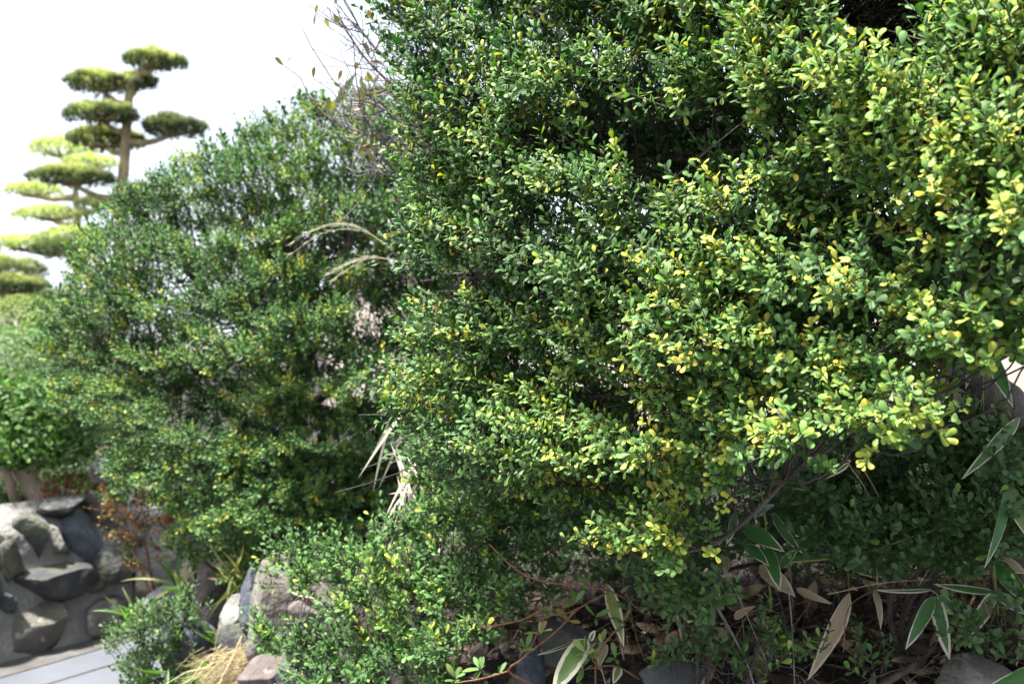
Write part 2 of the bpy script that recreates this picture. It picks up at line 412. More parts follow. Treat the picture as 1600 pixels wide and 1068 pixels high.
for nd_ in M_REED.node_tree.nodes:
    if nd_.type == 'MIX' and nd_.data_type == 'RGBA' and not nd_.inputs[6].is_linked and not nd_.inputs[7].is_linked:
        for q_ in (6, 7): nd_.inputs[q_].default_value = (0.56, 0.49, 0.39, 1) if q_ == 6 else (0.68, 0.61, 0.51, 1)

# ------------------------------------------------------------------ leaf templates
def leaf_template(widths, ts, curl, cup, twist=0.0):
    """unit leaf along x; returns verts, tris, (t, |y|) ; 3 verts per inner station + base + tip"""
    V = [(0, 0, 0)]; G = [(0, 0)]
    for t, w in zip(ts, widths):
        for y in (-w, 0, w):
            V.append((t * (1 - 0.10 * curl * t), y, -curl * 0.45 * t * t - cup * abs(y) * 1.0 + twist * y * t))
            G.append((t, 1.0 if y else 0.0))
    V.append((1 - 0.10 * curl, 0, -curl * 0.45)); G.append((1, 0))
    T = [(0, 3, 2), (0, 2, 1)]
    n = len(ts)
    for i in range(n - 1):
        a = 1 + 3 * i; c = a + 3
        for k in (0, 1):
            T += [(a + k, a + k + 1, c + k + 1), (a + k, c + k + 1, c + k)]
    a = 1 + 3 * (n - 1); tip = len(V) - 1
    T += [(a, a + 1, tip), (a + 1, a + 2, tip)]
    return np.array(V, float), np.array(T), np.array(G, float)

OBOV = [leaf_template((0.13, 0.24, 0.20), (0.30, 0.64, 0.88), c, k, tw) for c, k, tw in ((0.3, 0.25, 0), (0.75, 0.40, 0.2), (0.5, -0.22, -0.2), (1.05, 0.35, 0.1))]
OBOV_S = [leaf_template((0.20, 0.235), (0.40, 0.80), c, k) for c, k in ((0.2, 0.2), (0.6, 0.3), (0.35, -0.2))]
LANCE = [leaf_template((0.10, 0.16, 0.10), (0.25, 0.55, 0.82), c, k, tw) for c, k, tw in ((0.1, -0.2, 0), (0.45, -0.3, 0.3), (0.25, 0.2, -0.2))]
OBOV_T = [leaf_template((0.26,), (0.62,), c, k) for c, k in ((0.3, 0.3), (0.7, 0.4), (0.4, -0.25))]
LANCE_T = [leaf_template((0.15,), (0.5,), c, k) for c, k in ((0.2, 0.3), (0.6, 0.3), (0.3, -0.3))]
def mixed_mesh(LV, lay, plan):
    out = Soup()
    for l0, l1, tp in plan:
        m = (lay >= l0) & (lay <= l1)
        if m.any():
            q = sel(LV, m); q['var'] = q['var'] % len(tp); out.add(*leaves_mesh(q, tp))
    return out
OBOV_F = [leaf_template((0.075, 0.15, 0.225, 0.24, 0.155), (0.15, 0.35, 0.58, 0.78, 0.94), c, k, tw) for c, k, tw in ((0.3, 0.25, 0), (0.75, 0.40, 0.2), (0.5, -0.22, -0.2), (1.05, 0.35, 0.1))]

def leaves_mesh(LV, templates):
    """LV: dict O, X, Y, Z (n,3), len, age, rnd, var -> V, T, A"""
    Vs, Ts, As = [], [], []; n0 = 0
    for k, (tv, tt, tg) in enumerate(templates):
        i = np.nonzero(LV['var'] == k)[0]
        if not len(i): continue
        l = LV['len'][i][:, None, None]
        V = LV['O'][i][:, None, :] + l * (tv[None, :, 0:1] * LV['X'][i][:, None, :] + tv[None, :, 1:2] * LV['Y'][i][:, None, :] + tv[None, :, 2:3] * LV['Z'][i][:, None, :])
        m = len(tv)
        T = tt[None] + (np.arange(len(i)) * m)[:, None, None] + n0
        A = np.empty((len(i), m, 4))
        A[:, :, 0] = LV['age'][i][:, None]; A[:, :, 1] = tg[None, :, 0]; A[:, :, 2] = tg[None, :, 1]; A[:, :, 3] = LV['rnd'][i][:, None]
        Vs.append(V.reshape(-1, 3)); Ts.append(T.reshape(-1, 3)); As.append(A.reshape(-1, 4)); n0 += len(i) * m
    return np.concatenate(Vs), np.concatenate(Ts), np.concatenate(As)

def sel(LV, m):
    return {k: v[m] for k, v in LV.items()}

def cat(*LVs):
    return {k: np.concatenate([l[k] for l in LVs]) for k in LVs[0]}

UP = np.array([0, 0, 1.0])

def sprigs(rng, base, dirn, L, K, leaf, nvar, age, up=0.25, spread=1.0, drop=0.12, bend=0.15, keep_up=0.6):
    """leafy shoots: base (S,3), dirn (S,3), L (S,), age (S,) -> leaf frames and stem polylines (S,3,3)"""
    S = len(base)
    e1 = norm(np.cross(dirn, norm(rng.normal(0, 1, (S, 3))))); e2 = np.cross(dirn, e1)
    k = np.arange(K)
    s = np.clip((k[None, :] + 0.8 + rng.uniform(-0.3, 0.3, (S, K))) / K, 0.05, 1.0)
    s = 0.12 + 0.88 * s
    phi = k[None, :] * 2.4 + rng.uniform(0, 6.28, (S, 1)) + rng.normal(0, 0.25, (S, K))
    rad = np.cos(phi)[..., None] * e1[:, None] + np.sin(phi)[..., None] * e2[:, None]
    bv = UP * 1.0 + rng.normal(0, 0.4, (S, 3))
    pos = base[:, None] + dirn[:, None] * (s * L[:, None])[..., None] + bv[:, None] * (bend * L[:, None] * s * s)[..., None]
    X = norm(dirn[:, None] * (0.35 + 0.55 * s)[..., None] + rad * (spread * (1.05 - 0.40 * s))[..., None] + UP * up + rng.normal(0, 0.16, (S, K, 3)))
    Zr = dirn[:, None] * 0.8 + UP * keep_up + rng.normal(0, 0.25, (S, K, 3)) - rad * 0.15
    Z = norm(Zr - X * np.sum(Zr * X, -1, keepdims=True))
    Y = np.cross(Z, X)
    ln = leaf * rng.uniform(0.62, 1.22, (S, K)) * (1.0 - 0.30 * np.clip(s - 0.75, 0, 1) * 4 * rng.uniform(0.3, 1, (S, K))) * rng.uniform(0.85, 1.12, (S, 1))
    ag = np.clip(age[:, None] + rng.normal(0, 0.07, (S, K)) + 0.42 * (rng.uniform(0, 1, (S, K)) > 0.945) * rng.uniform(0.4, 1.0, (S, K)), 0, 1)
    keep = rng.uniform(0, 1, (S, K)) > drop
    f = lambda a: a.reshape(S * K, -1)[keep.ravel()]
    LV = dict(O=f(pos), X=f(X), Y=f(Y), Z=f(Z), len=ln.ravel()[keep.ravel()], age=ag.ravel()[keep.ravel()],
              sp=np.repeat(np.arange(S), K)[keep.ravel()], rnd=rng.uniform(0, 1, S * K)[keep.ravel()], var=rng.integers(0, nvar, S * K)[keep.ravel()])
    st = np.stack([base, base + dirn * (L * 0.5)[:, None] + bv * (bend * L * 0.25)[:, None], base + dirn * (L * 0.97)[:, None] + bv * (bend * L * 0.94)[:, None]], 1)
    return LV, st

def stems_mesh(st, r0, r1):
    """3-sided tapering stems for polylines st (S,m,3)"""
    S, m, _ = st.shape
    tan = norm(np.gradient(st, axis=1))
    ref = norm(np.ones((S, m, 3)) * np.array([0.37, 0.21, 0.9]))
    e1 = norm(np.cross(tan, ref)); e2 = np.cross(tan, e1)
    a = np.arange(3) * 2.0944
    r = np.linspace(r0, r1, m)
    V = st[:, :, None] + r[None, :, None, None] * (np.cos(a)[None, None, :, None] * e1[:, :, None] + np.sin(a)[None, None, :, None] * e2[:, :, None])
    T = []
    for i in range(m - 1):
        for k in range(3):
            p = i * 3 + k; q = i * 3 + (k + 1) % 3
            T += [(p, q, q + 3), (p, q + 3, p + 3)]
    T = np.array(T)[None] + (np.arange(S) * m * 3)[:, None, None]
    return V.reshape(-1, 3), T.reshape(-1, 3)

def clump_sprigs(rng, C, R, n, bias, Lr, K, leaf, nvar, agefn, bw=0.7, up=0.42, jitter=0.22, **kw):
    """sprigs over ellipsoidal clumps: C (N,3), R (N,3), n per clump, bias (N,3)"""
    N = len(C)
    ci = np.repeat(np.arange(N), n) if np.ndim(n) == 0 else np.repeat(np.arange(N), n)
    S = len(ci)
    nn = norm(rng.normal(0, 1, (S, 3)) + bias[ci] * bw)
    base = C[ci] + nn * R[ci] * rng.uniform(0.25, 0.75, (S, 1))
    d = norm(nn * 0.50 + bias[ci] * 1.0 + rng.normal(0, jitter, (S, 3)))
    L = rng.uniform(Lr[0], Lr[1], S)
    age = agefn(base + d * L[:, None], ci)
    return sprigs(rng, base, d, L, K, leaf, nvar, age, up=up, **kw), ci

def pick_largest(LV, count, cell=13.0, minpx=9.0):
    """indices of the leaves that show largest in the photograph (front-most in their cell)"""
    c = LV['O'] + LV['X'] * (LV['len'] * 0.5)[:, None]
    d = c[:, 1]
    px = 800 + c[:, 0] / d * F; py = 534 - (c[:, 2] - EYE) / d * F
    ok = (px > 6) & (px < 1594) & (py > 6) & (py < 1062)
    view = norm(c - np.array([0, 0, EYE]))
    fore = np.sqrt(np.clip(1 - np.sum(LV['X'] * view, 1) ** 2, 0, 1))
    face = np.abs(np.sum(LV['Z'] * view, 1))
    size = LV['len'] / d * F * fore * (0.35 + 0.65 * face)
    key = (px // cell).astype(int) * 4000 + (py // cell).astype(int)
    order = np.lexsort((d, key))
    first = np.ones(len(order), bool); first[1:] = key[order][1:] != key[order][:-1]
    fr = np.zeros(len(d), bool); fr[order[first]] = True
    cand = np.nonzero(ok & fr & (size > minpx))[0]
    return cand[np.argsort(-size[cand])][:count]

def single_leaves(LV, idx, templates, mat, parent, name='leaf', ages=7):
    """one object per picked leaf; alike leaves share mesh data"""
    cache = {}
    ploc = Vector(parent.location)
    for i in idx:
        q = int(round(float(LV['age'][i]) * ages)); r = int(LV['rnd'][i] * 3)
        key = (int(LV['var'][i]), q, r)
        if key not in cache:
            tv, tt, tg = templates[key[0]]
            A = np.zeros((len(tv), 4)); A[:, 0] = q / ages; A[:, 1:3] = tg; A[:, 3] = (r + 0.5) / 3
            cache[key] = mesh_np(name, tv, tt, mat, A)
        o = bpy.data.objects.new(name, cache[key])
        COL.objects.link(o)
        o.parent = parent
        M = Matrix.Identity(4); l = float(LV['len'][i])
        for c, ax in enumerate(('X', 'Y', 'Z')):
            for rr in range(3): M[rr][c] = float(LV[ax][i][rr]) * l
        for rr in range(3): M[rr][3] = float(LV['O'][i][rr]) - ploc[rr]
        o.matrix_local = M

def scatter_px(rng, poly, step, holes=(), jit=0.45):
    poly = np.asarray(poly, float)
    x0, y0 = poly.min(0); x1, y1 = poly.max(0)
    gx, gy = np.meshgrid(np.arange(x0, x1, step), np.arange(y0, y1, step * 0.87))
    gx = gx + (np.arange(gx.shape[0]) % 2)[:, None] * step * 0.5
    gx = (gx + rng.uniform(-jit, jit, gx.shape) * step).ravel(); gy = (gy + rng.uniform(-jit, jit, gy.shape) * step).ravel()
    m = inside(poly, gx, gy)
    for h in holes: m &= ~inside(h, gx, gy)
    return gx[m], gy[m]

def Pn(px, py, d):
    return np.stack([(px - 800.0) / F * d, d, EYE + (534.0 - py) / F * d], -1)

# ------------------------------------------------------------------ the setting: ground, road, bank
FOOT = np.array([(9, -2.6), (4.5, -0.5), (2.5, 0.62), (1.2, 1.38), (0.6, 1.78), (0.0, 2.28), (-0.75, 3.0), (-1.1, 3.5), (-1.45, 4.3), (-1.82, 5.85),
                 (-2.1, 5.35), (-2.47, 4.81), (-3.5, 3.31), (-6.0, -0.34), (-8.5, -4.0)])
BANKPOLY = np.concatenate([FOOT, [(-60, -4.0), (-60, 90), (60, 90), (60, -2.6)]])

def foot_dist(x, y):
    x = np.asarray(x, float); y = np.asarray(y, float)
    best = np.full(x.shape, 1e9)
    for a, b in zip(FOOT[:-1], FOOT[1:]):
        ab = b - a
        t = np.clip(((x - a[0]) * ab[0] + (y - a[1]) * ab[1]) / (ab @ ab), 0, 1)
        best = np.minimum(best, np.hypot(x - a[0] - t * ab[0], y - a[1] - t * ab[1]))
    return np.where(inside(BANKPOLY, x, y), best, -best)

def bank_z(x, y):
    d = foot_dist(x, y)
    z = np.interp(d, [-1, -0.02, 0.0, 0.36, 0.55, 1.5, 6, 40], [-0.4, -0.06, 0.0, 0.70, 0.80, 0.86, 1.0, 1.1])
    z = np.where(z > 0, z * np.interp(x, [-2.15, -1.7], [0.80, 1.0]), z)
    w = np.clip(d / 0.4, 0, 1)
    return z + w * (0.025 * pnoise(np.asarray(x) * 7, np.asarray(y) * 7, 0, 3) + 0.012 * pnoise(np.asarray(x) * 21, np.asarray(y) * 19, 1, 5))

def sheet(name, pts, z, mat, kind='structure'):
    V = [(p[0], p[1], z) for p in pts]
    me = bpy.data.meshes.new(name)
    me.from_pydata(V, [], [list(range(len(V)))])
    me.materials.append(mat)
    o = bpy.data.objects.new(name, me); COL.objects.link(o)
    o['kind'] = kind
    return o

sheet('ground', [(-900, -900), (900, -900), (900, 900), (-900, 900)], -0.012, M_EARTH)
sheet('road', [(-40, -30), (30, -30), (30, 8), (-40, 8)], 0.0, M_ROAD)
# darker gutter strip along the foot of the stone wall
u_w = norm(np.array([0.565, 0.825])); n_w = np.array([u_w[1], -u_w[0]])
g0 = np.array([-2.47, 4.81])
gp = [g0 - u_w * 6, g0 + u_w * 1.22, g0 + u_w * 1.22 + n_w * 0.10, g0 + u_w * 0.6 + n_w * 0.20, g0 + n_w * 0.21, g0 - u_w * 6 + n_w * 0.21]
sheet('gutter', gp, 0.004, M_GUTTER)

j0 = g0 + n_w * 0.46
sheet('road_joint', [j0 - u_w * 6, j0 + u_w * 0.9, j0 + u_w * 0.9 + n_w * 0.012, j0 - u_w * 6 + n_w * 0.012], 0.004, M_GUTTER)
xs = np.concatenate([np.arange(-40, -9, 4.0), np.arange(-9, -3.2, 0.4), np.arange(-3.2, 2.4, 0.06), np.arange(2.4, 9.1, 0.4), np.arange(10, 41, 5.0)])
ys = np.concatenate([np.arange(-4, 0.6, 0.3), np.arange(0.6, 6.6, 0.06), np.arange(6.6, 12, 0.4), np.arange(12, 60, 4.0)])
gx, gy = np.meshgrid(xs, ys)
gz = bank_z(gx, gy)
nx, ny = len(xs), len(ys)
ii = np.arange(ny - 1)[:, None] * nx + np.arange(nx - 1)[None, :]
q = np.stack([ii, ii + 1, ii + nx + 1, ii + nx], -1).reshape(-1, 4)
q = q[(gz.ravel()[q] > -0.055).any(1)]
bank = obj_np('bank', np.stack([gx.ravel(), gy.ravel(), gz.ravel()], -1), np.concatenate([q[:, [0, 1, 2]], q[:, [0, 2, 3]]]), M_SOIL)
bank['kind'] = 'structure'

# ------------------------------------------------------------------ stones
def ico(sub=3):
    import bmesh
    bm = bmesh.new()
    bmesh.ops.create_icosphere(bm, subdivisions=sub, radius=1.0)
    bm.verts.ensure_lookup_table()
    V = np.array([v.co[:] for v in bm.verts]); T = np.array([[v.index for v in f.verts] for f in bm.faces])
    bm.free()
    return V, T
ICO3 = ico(4)

def stone_shape(rng, facets=12, rough=0.05):
    V = ICO3[0].copy()
    for _ in range(facets):
        n = norm(rng.normal(0, 1, 3)); c = rng.uniform(0.44, 0.74)
        dp = V @ n
        V -= np.clip(dp - c, 0, None)[:, None] * n * 0.94
    V = V / np.abs(V).max(0)
    s = rng.uniform(0, 100)
    nz = 0.6 * pnoise(V[:, 0] * 3 + s, V[:, 1] * 3, V[:, 2] * 3, 1) + 0.4 * pnoise(V[:, 0] * 7 + s, V[:, 1] * 7 + s, V[:, 2] * 7, 2) + 0.25 * pnoise(V[:, 0] * 17, V[:, 1] * 17 + s, V[:, 2] * 17, 4)
    return V * (1 + rough * 2.0 * nz)[:, None]

def stone(name, rng, centre, half, mat, roll=0.0, parent=None, depth=None, facets=9, normal=(0, -1, 0)):
    """half = (half width, half height) in metres in the plane facing `normal`"""
    V = stone_shape(rng, facets)
    n = norm(np.array(normal, float)); r = norm(np.cross(n, UP)) * -1; up = np.cross(r, n) * 1.0
    if up[2] < 0: up = -up
    dz = depth if depth else 0.75 * (half[0] + half[1]) / 2
    c, s = math.cos(roll), math.sin(roll)
    a = r * c + up * s; b = -r * s + up * c
    W = centre + (V[:, 0:1] * half[0]) * a + (V[:, 1:2] * half[1]) * b + (V[:, 2:3] * dz) * n
    return obj_np(name, W, ICO3[1], mat, parent, origin=None if parent is not None else centre)

rng = np.random.default_rng(11)
F0 = np.array([-2.47, 4.81, 0.0]); U3 = np.array([u_w[0], u_w[1], 0.0]); N3 = np.array([n_w[0], n_w[1], 0.0])
NW = norm(N3 + 0.42 * UP)
def on_wall(px, py, out=0.0):
    o = np.array([0, 0, EYE]); d = P(px, py, 1.0) - o
    t = ((F0 - o) @ NW) / (d @ NW)
    return o + d * t + NW * out
wall = thing('stone_wall', 'mortared fieldstone retaining wall rising from the gutter at the concrete road', 'stone wall', (F0[0], F0[1], 0))
# mortar bed
sg, hg = np.meshgrid(np.linspace(-3.2, 1.17, 110), np.linspace(-0.05, 0.74, 30))
mp_ = F0[None] + U3 * sg.ravel()[:, None] + N3 * (-0.42 * hg.ravel())[:, None] + UP * hg.ravel()[:, None]
top_fade = np.clip((hg.ravel() - 0.55) / 0.19, 0, 1)
mp_ = mp_ + NW * (0.018 + 0.018 * pnoise(sg.ravel() * 9, hg.ravel() * 9, 0, 2) + 0.008 * pnoise(sg.ravel() * 31, hg.ravel() * 33, 0, 6) - 0.13 * top_fade)[:, None]
ii = np.arange(29)[:, None] * 110 + np.arange(109)[None, :]
q = np.stack([ii, ii + 1, ii + 111, ii + 110], -1).reshape(-1, 4)
obj_np('mortar', mp_, np.concatenate([q[:, [0, 1, 2]], q[:, [0, 2, 3]]]), M_MORTAR, wall)
WALL_STONES = [  # photograph px: centre x, y, width, height, roll, material, stand-out
    (46, 985, 98, 104, 0.1, M_STONE_TAN, 0.05), (84, 916, 116, 72, -0.35, M_STONE_DARK, 0.09), (50, 837, 44, 72, 0.15, M_STONE_DARK, 0.04),
    (128, 848, 62, 92, 0.1, M_STONE_BLUE, 0.03), (88, 850, 36, 70, 0.2, M_STONE_PALE, 0.00), (174, 892, 76, 74, 0.5, M_STONE_DARK, 0.05),
    (100, 792, 74, 38, 0.0, M_STONE_DARK, 0.05), (8, 880, 40, 64, 0.0, M_STONE_DARK, 0.05), (160, 975, 96, 66, 0.35, M_STONE_TAN, 0.04),
    (156, 795, 46, 62, -0.4, M_STONE_BROWN, 0.04), (228, 915, 60, 76, 0.0, M_STONE_BROWN, 0.04), (2, 945, 26, 44, 0.0, M_STONE_DARK, 0.03),
    (196, 835, 46, 60, 0.0, M_STONE_BLUE, 0.02), (-50, 930, 80, 90, 0.2, M_STONE_BLUE, 0.05), (-60, 1040, 90, 80, 0.0, M_STONE_DARK, 0.05),
    (-150, 990, 90, 100, 0.0, M_STONE_TAN, 0.05), (-45, 830, 70, 70, 0.0, M_STONE_DARK, 0.04), (-140, 880, 90, 80, 0.2, M_STONE_BROWN, 0.04),
    (215, 975, 50, 50, 0.0, M_STONE_BLUE, 0.03), (138, 912, 30, 34, 0.0, M_STONE_BROWN, 0.02),
    (-250, 1000, 100, 120, 0.1, M_STONE_DARK, 0.05), (-250, 870, 100, 90, 0.3, M_STONE_TAN, 0.05)]
for (x, y, w, h, r, m, out) in WALL_STONES:
    c = on_wall(x, y, 0.0); k = c[1] / F
    stone('stone', rng, c + NW * (out - 0.045), (w * k * 0.56, h * k * 0.56), m, r, wall, depth=0.14, normal=NW)

def boulder(px, py, d, w, h, roll, mat, label, depth=None):
    k = d / F
    o = stone('boulder', rng, P(px, py, d), (w * k * 0.56, h * k * 0.56), mat, roll, None, depth, facets=8, normal=(0.25, -0.9, 0.35))
    tag(o, label, 'boulder')
    return o
boulder(312, 1018, 3.66, 108, 130, 0.35, M_STONE_SLATE, 'big smooth slate-blue boulder behind the yellow-green grass blades')
boulder(434, 962, 3.28, 84, 176, -0.08, M_STONE_BROWN, 'tall upright brown-grey boulder under the lower holly branches')
boulder(398, 950, 3.42, 42, 124, -0.1, M_STONE_SLATE, 'narrow dark slate boulder wedged against the tall upright brown one')
boulder(410, 1060, 3.10, 100, 66, 0.1, M_STONE_RED, 'reddish boulder with pale streaks beside the straw tuft')
boulder(474, 1062, 3.02, 74, 76, 0.1, M_STONE_SLATE, 'dark blue-grey boulder behind the curved yellow cane')
boulder(364, 965, 3.58, 46, 70, 0.0, M_STONE_PALE, 'small pale speckled boulder between dark boulders above the straw')
boulder(376, 1008, 3.45, 60, 74, 0.4, M_STONE_DARK, 'blackish boulder with dry stalks leaning on it above the straw')
boulder(326, 908, 3.95, 52, 66, 0.0, M_STONE_BROWN, 'purplish brown boulder in the shade behind grassy leaves')
boulder(255, 955, 4.25, 76, 96, 0.5, M_STONE_BLUE, 'grey-blue boulder behind the small dark bush by the road')
boulder(505, 940, 2.98, 96, 70, 0.1, M_STONE_BROWN, 'brown boulder mostly hidden by low holly sprays')
boulder(1045, 1068, 2.06, 120, 60, 0.05, M_STONE_DARK, 'dark flat boulder in the litter behind small holly seedlings')
boulder(1520, 1068, 2.04, 130, 84, 0.1, M_STONE_BROWN, 'brown flat boulder below the bamboo grass with cream margins')
boulder(826, 1052, 2.35, 46, 90, 0.0, M_STONE_SLATE, 'black wet-looking boulder behind the azalea stems')
boulder(880, 1000, 2.45, 110, 70, 0.0, M_STONE_DARK, 'dark shaded boulder under the arching red azalea stem')
boulder(700, 1120, 2.55, 160, 110, 0.0, M_STONE_DARK, 'dark grey boulder at the foot of the low yellow-leaved holly')
boulder(560, 1130, 2.80, 120, 110, 0.2, M_STONE_BROWN, 'brown boulder low in the wall under the low yellow-leaved holly')
tag(stone('rock', rng, on_wall(135, 745) + np.array([-0.05, 0.28, 0.0]), (0.075, 0.085), M_STONE_WHITE, 0.2, None, 0.07), 'white rock sitting on top of the fieldstone wall', 'rock')

# cream garden wall far behind the hedge
gw = thing('garden_wall', 'cream plastered garden wall glimpsed through the big holly', 'wall', (2.0, 7.0, 0.9))
def box_between(a, b, z0, z1, th):
    a = np.array(a, float); b = np.array(b, float); d = norm(b - a); n = np.array([d[1], -d[0]]) * th / 2
    c = [a + n, b + n, b - n, a - n]
    V = [(p[0], p[1], z) for z in (z0, z1) for p in c]
    T = [(0, 2, 1), (0, 3, 2), (4, 5, 6), (4, 6, 7)]
    for k in range(4):
        l = (k + 1) % 4
        T += [(k, l, l + 4), (k, l + 4, k + 4)]
    return np.array(V), np.array(T)
obj_np('wall', *box_between((-1.5, 8.3), (7.5, 5.2), 0.6, 2.12, 0.22), M_PLASTER, gw, smooth=False)
obj_np('coping', *box_between((-1.52, 8.31), (7.52, 5.19), 2.12, 2.19, 0.34), M_COPING, gw, smooth=False)

# ------------------------------------------------------------------ holly shrubs
def limbs_part(root, limbs, mat, sides=8, rnd=None):
    for pts, r in limbs:
        n = max(8, 4 * len(pts))
        V, T = tube(spline(pts, n), np.linspace(r[0], r[1], n), sides, rnd)
        obj_np('branch', V, T, mat, root)

def connect(rng, C, nodes, sag=0.012, m=7):
    """twig polylines from the nearest limb node to every clump centre"""
    D = np.linalg.norm(C[:, None] - nodes[None], axis=2) + rng.uniform(0, 0.15, (len(C), len(nodes)))
    a = nodes[np.argmin(D, 1)]
    t = np.linspace(0, 1, m)[None, :, None]
    w = rng.normal(0, 1, (len(C), 1, 3)) * 0.03
    ln = np.linalg.norm(C - a, axis=1)[:, None, None]
    st = a[:, None] * (1 - t) + C[:, None] * t + np.sin(t * math.pi) * (w - UP * sag) * np.minimum(ln, 0.6) / 0.3
    st[:, 1:-1] += rng.normal(0, 0.0035, (len(C), m - 2, 3))
    return st

rA = np.random.default_rng(5)
A_root = P(1600, 1000, 2.32)
A_root[2] = float(bank_z(A_root[0], A_root[1])) - 0.02
holly = thing('holly_shrub', 'large glossy holly shrub with yellowing leaves and dark crooked trunk overhanging the bamboo grass', 'shrub', A_root, None)
A_POLY = [(600, -260), (635, 0), (628, 60), (665, 110), (652, 180), (685, 230), (678, 300), (665, 345), (698, 375), (660, 430), (728, 465), (700, 505), (650, 545), (632, 600), (660, 640),
          (672, 700), (710, 735), (790, 755), (870, 800), (900, 838), (960, 815), (1000, 855), (1060, 885), (1115, 875), (1120, 810), (1150, 750), (1210, 705), (1290, 695),
          (1345, 690), (1400, 672), (1450, 640), (1510, 610), (1560, 560), (1700, 520), (1850, 300), (1850, -260)]
A_HOLES = [[(950, 200), (1090, 174), (1215, 205), (1205, 280), (1130, 296), (1120, 328), (1040, 320), (945, 272), (845, 252), (900, 205)],
           [(1300, 15), (1400, 0), (1515, 30), (1490, 110), (1425, 170), (1335, 165), (1285, 100)],
           [(690, 430), (800, 415), (830, 475), (735, 492)],
           [(1400, 490), (1440, 465), (1465, 490), (1435, 540), (1405, 525)],
           [(1520, 385), (1590, 375), (1600, 450), (1550, 480), (1515, 440)],
           [(1195, 640), (1290, 600), (1330, 650), (1250, 675)]]
def dA(px, py):
    d = np.interp(px, [560, 650, 1000, 1350, 1600, 1850], [2.30, 2.12, 1.74, 1.46, 1.32, 1.30])
    d = d + 0.10 * np.clip((150 - py) / 300, 0, 1.5) + 0.10 * np.clip((py - 700) / 200, 0, 1)
    sh = np.clip(1.15 * pnoise((px + 0.35 * py) / 120.0, (py - 0.22 * (px - 900)) / 30.0, 0, 2) + 0.25 * pnoise(px / 33.0, py / 21.0, 0, 3), -1, 1)
    return d + 0.08 * sh + 0.20 * np.clip(sh - 0.25, 0, 1), sh
CA, RA, NA, LYR = [], [], [], []
for layer, (step, off, keep) in enumerate(((56, 0.0, 1.0), (60, 0.09, 1.0), (74, 0.22, 1.0), (80, 0.42, 1.0), (100, 0.80, 1.0))):
    x, y = scatter_px(rA, A_POLY, step, A_HOLES if layer < 3 else A_HOLES[3:])
    d, sh = dA(x, y)
    sparse = (x > 1360) & (y > 270)
    k = rA.uniform(0, 1, len(x)) < np.where(sparse, (1.0, 0.9, 0.6, 0.25, 0.1)[layer], keep)
    if layer > 2: k &= x > 690
    x, y, d = x[k], y[k], d[k]
    d = d + off + rA.uniform(-0.03, 0.03, len(x)) * (1 + layer)
    n = len(x)
    CA.append(Pn(x, y, d)); sc = d / 1.75
    RA.append(np.stack([rA.uniform(0.05, 0.085, n), rA.uniform(0.05, 0.08, n), rA.uniform(0.025, 0.045, n)], 1) * (1 + 0.15 * layer))
    NA.append(np.where(sh[k] > 0.45, 8, 16) if layer == 0 else np.full(n, (13, 11, 9, 7, 7)[layer])); LYR.append(np.full(n, layer))
for h, step in ((A_HOLES[0], 30), (A_HOLES[1], 40), (A_HOLES[2], 50)):          # dark-leaved backing added so the hollows read as shaded
    x, y = scatter_px(rA, h, step); d, sh = dA(x, y); n = len(x)
    CA.append(Pn(x, y, d + rA.uniform(0.55, 1.0, n))); RA.append(rA.uniform(0.05, 0.09, (n, 3))); NA.append(np.full(n, 10)); LYR.append(np.full(n, 4))
CA = np.concatenate(CA); RA = np.concatenate(RA); NA = np.concatenate(NA); LYR = np.concatenate(LYR)
trunk_top = P(1535, 395, 2.06)
biasA = norm(norm(CA - (trunk_top + np.array([0.1, 0.35, -0.25]))) * 0.85 + np.array([-0.36, -0.30, 0.36]))
def age_shadeA(tip, ci):
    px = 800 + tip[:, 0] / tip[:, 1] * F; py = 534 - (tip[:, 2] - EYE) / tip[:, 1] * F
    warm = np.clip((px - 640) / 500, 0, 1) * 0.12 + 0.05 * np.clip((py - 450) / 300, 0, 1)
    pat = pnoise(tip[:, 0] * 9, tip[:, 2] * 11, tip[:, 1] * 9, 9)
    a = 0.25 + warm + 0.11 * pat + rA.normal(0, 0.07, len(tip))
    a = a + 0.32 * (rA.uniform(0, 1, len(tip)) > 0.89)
    return np.clip(np.where(LYR[ci] == 0, a, np.where(LYR[ci] == 1, np.minimum(a - 0.14, 0.4), np.minimum(a * 0.30, 0.12))), 0, 0.92)  # inner layers held to the darkest leaf colour, painting the interior shade
(LA, stA), ciA = clump_sprigs(rA, CA, RA, NA, biasA, (0.05, 0.105), 14, 0.0182, 4, age_shadeA, bw=0.8)
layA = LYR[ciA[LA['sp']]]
LA['len'] = LA['len'] * np.where(layA >= 3, 1.9, np.where(layA == 2, 1.3, 1.0))  # inner leaves enlarged to block light coming through the shrub
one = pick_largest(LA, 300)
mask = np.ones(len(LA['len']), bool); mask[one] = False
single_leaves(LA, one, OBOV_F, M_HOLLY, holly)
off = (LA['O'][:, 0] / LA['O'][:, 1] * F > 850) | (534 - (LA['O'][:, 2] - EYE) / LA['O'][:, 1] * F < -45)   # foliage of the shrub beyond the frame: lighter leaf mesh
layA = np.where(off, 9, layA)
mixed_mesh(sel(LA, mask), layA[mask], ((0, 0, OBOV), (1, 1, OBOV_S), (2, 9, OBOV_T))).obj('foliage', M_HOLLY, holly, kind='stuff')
tr = spline([A_root, P(1606, 800, 2.24), P(1575, 665, 2.14), P(1517, 595, 2.08), P(1508, 500, 2.06), P(1537, 400, 2.07), P(1525, 300, 2.05)], 34)
V, T = tube(tr, np.interp(np.linspace(0, 1, 34), [0, 0.3, 0.55, 0.75, 1], [0.085, 0.068, 0.05, 0.045, 0.036]), 14, rA)
obj_np('trunk', V, T, M_BARK, holly)
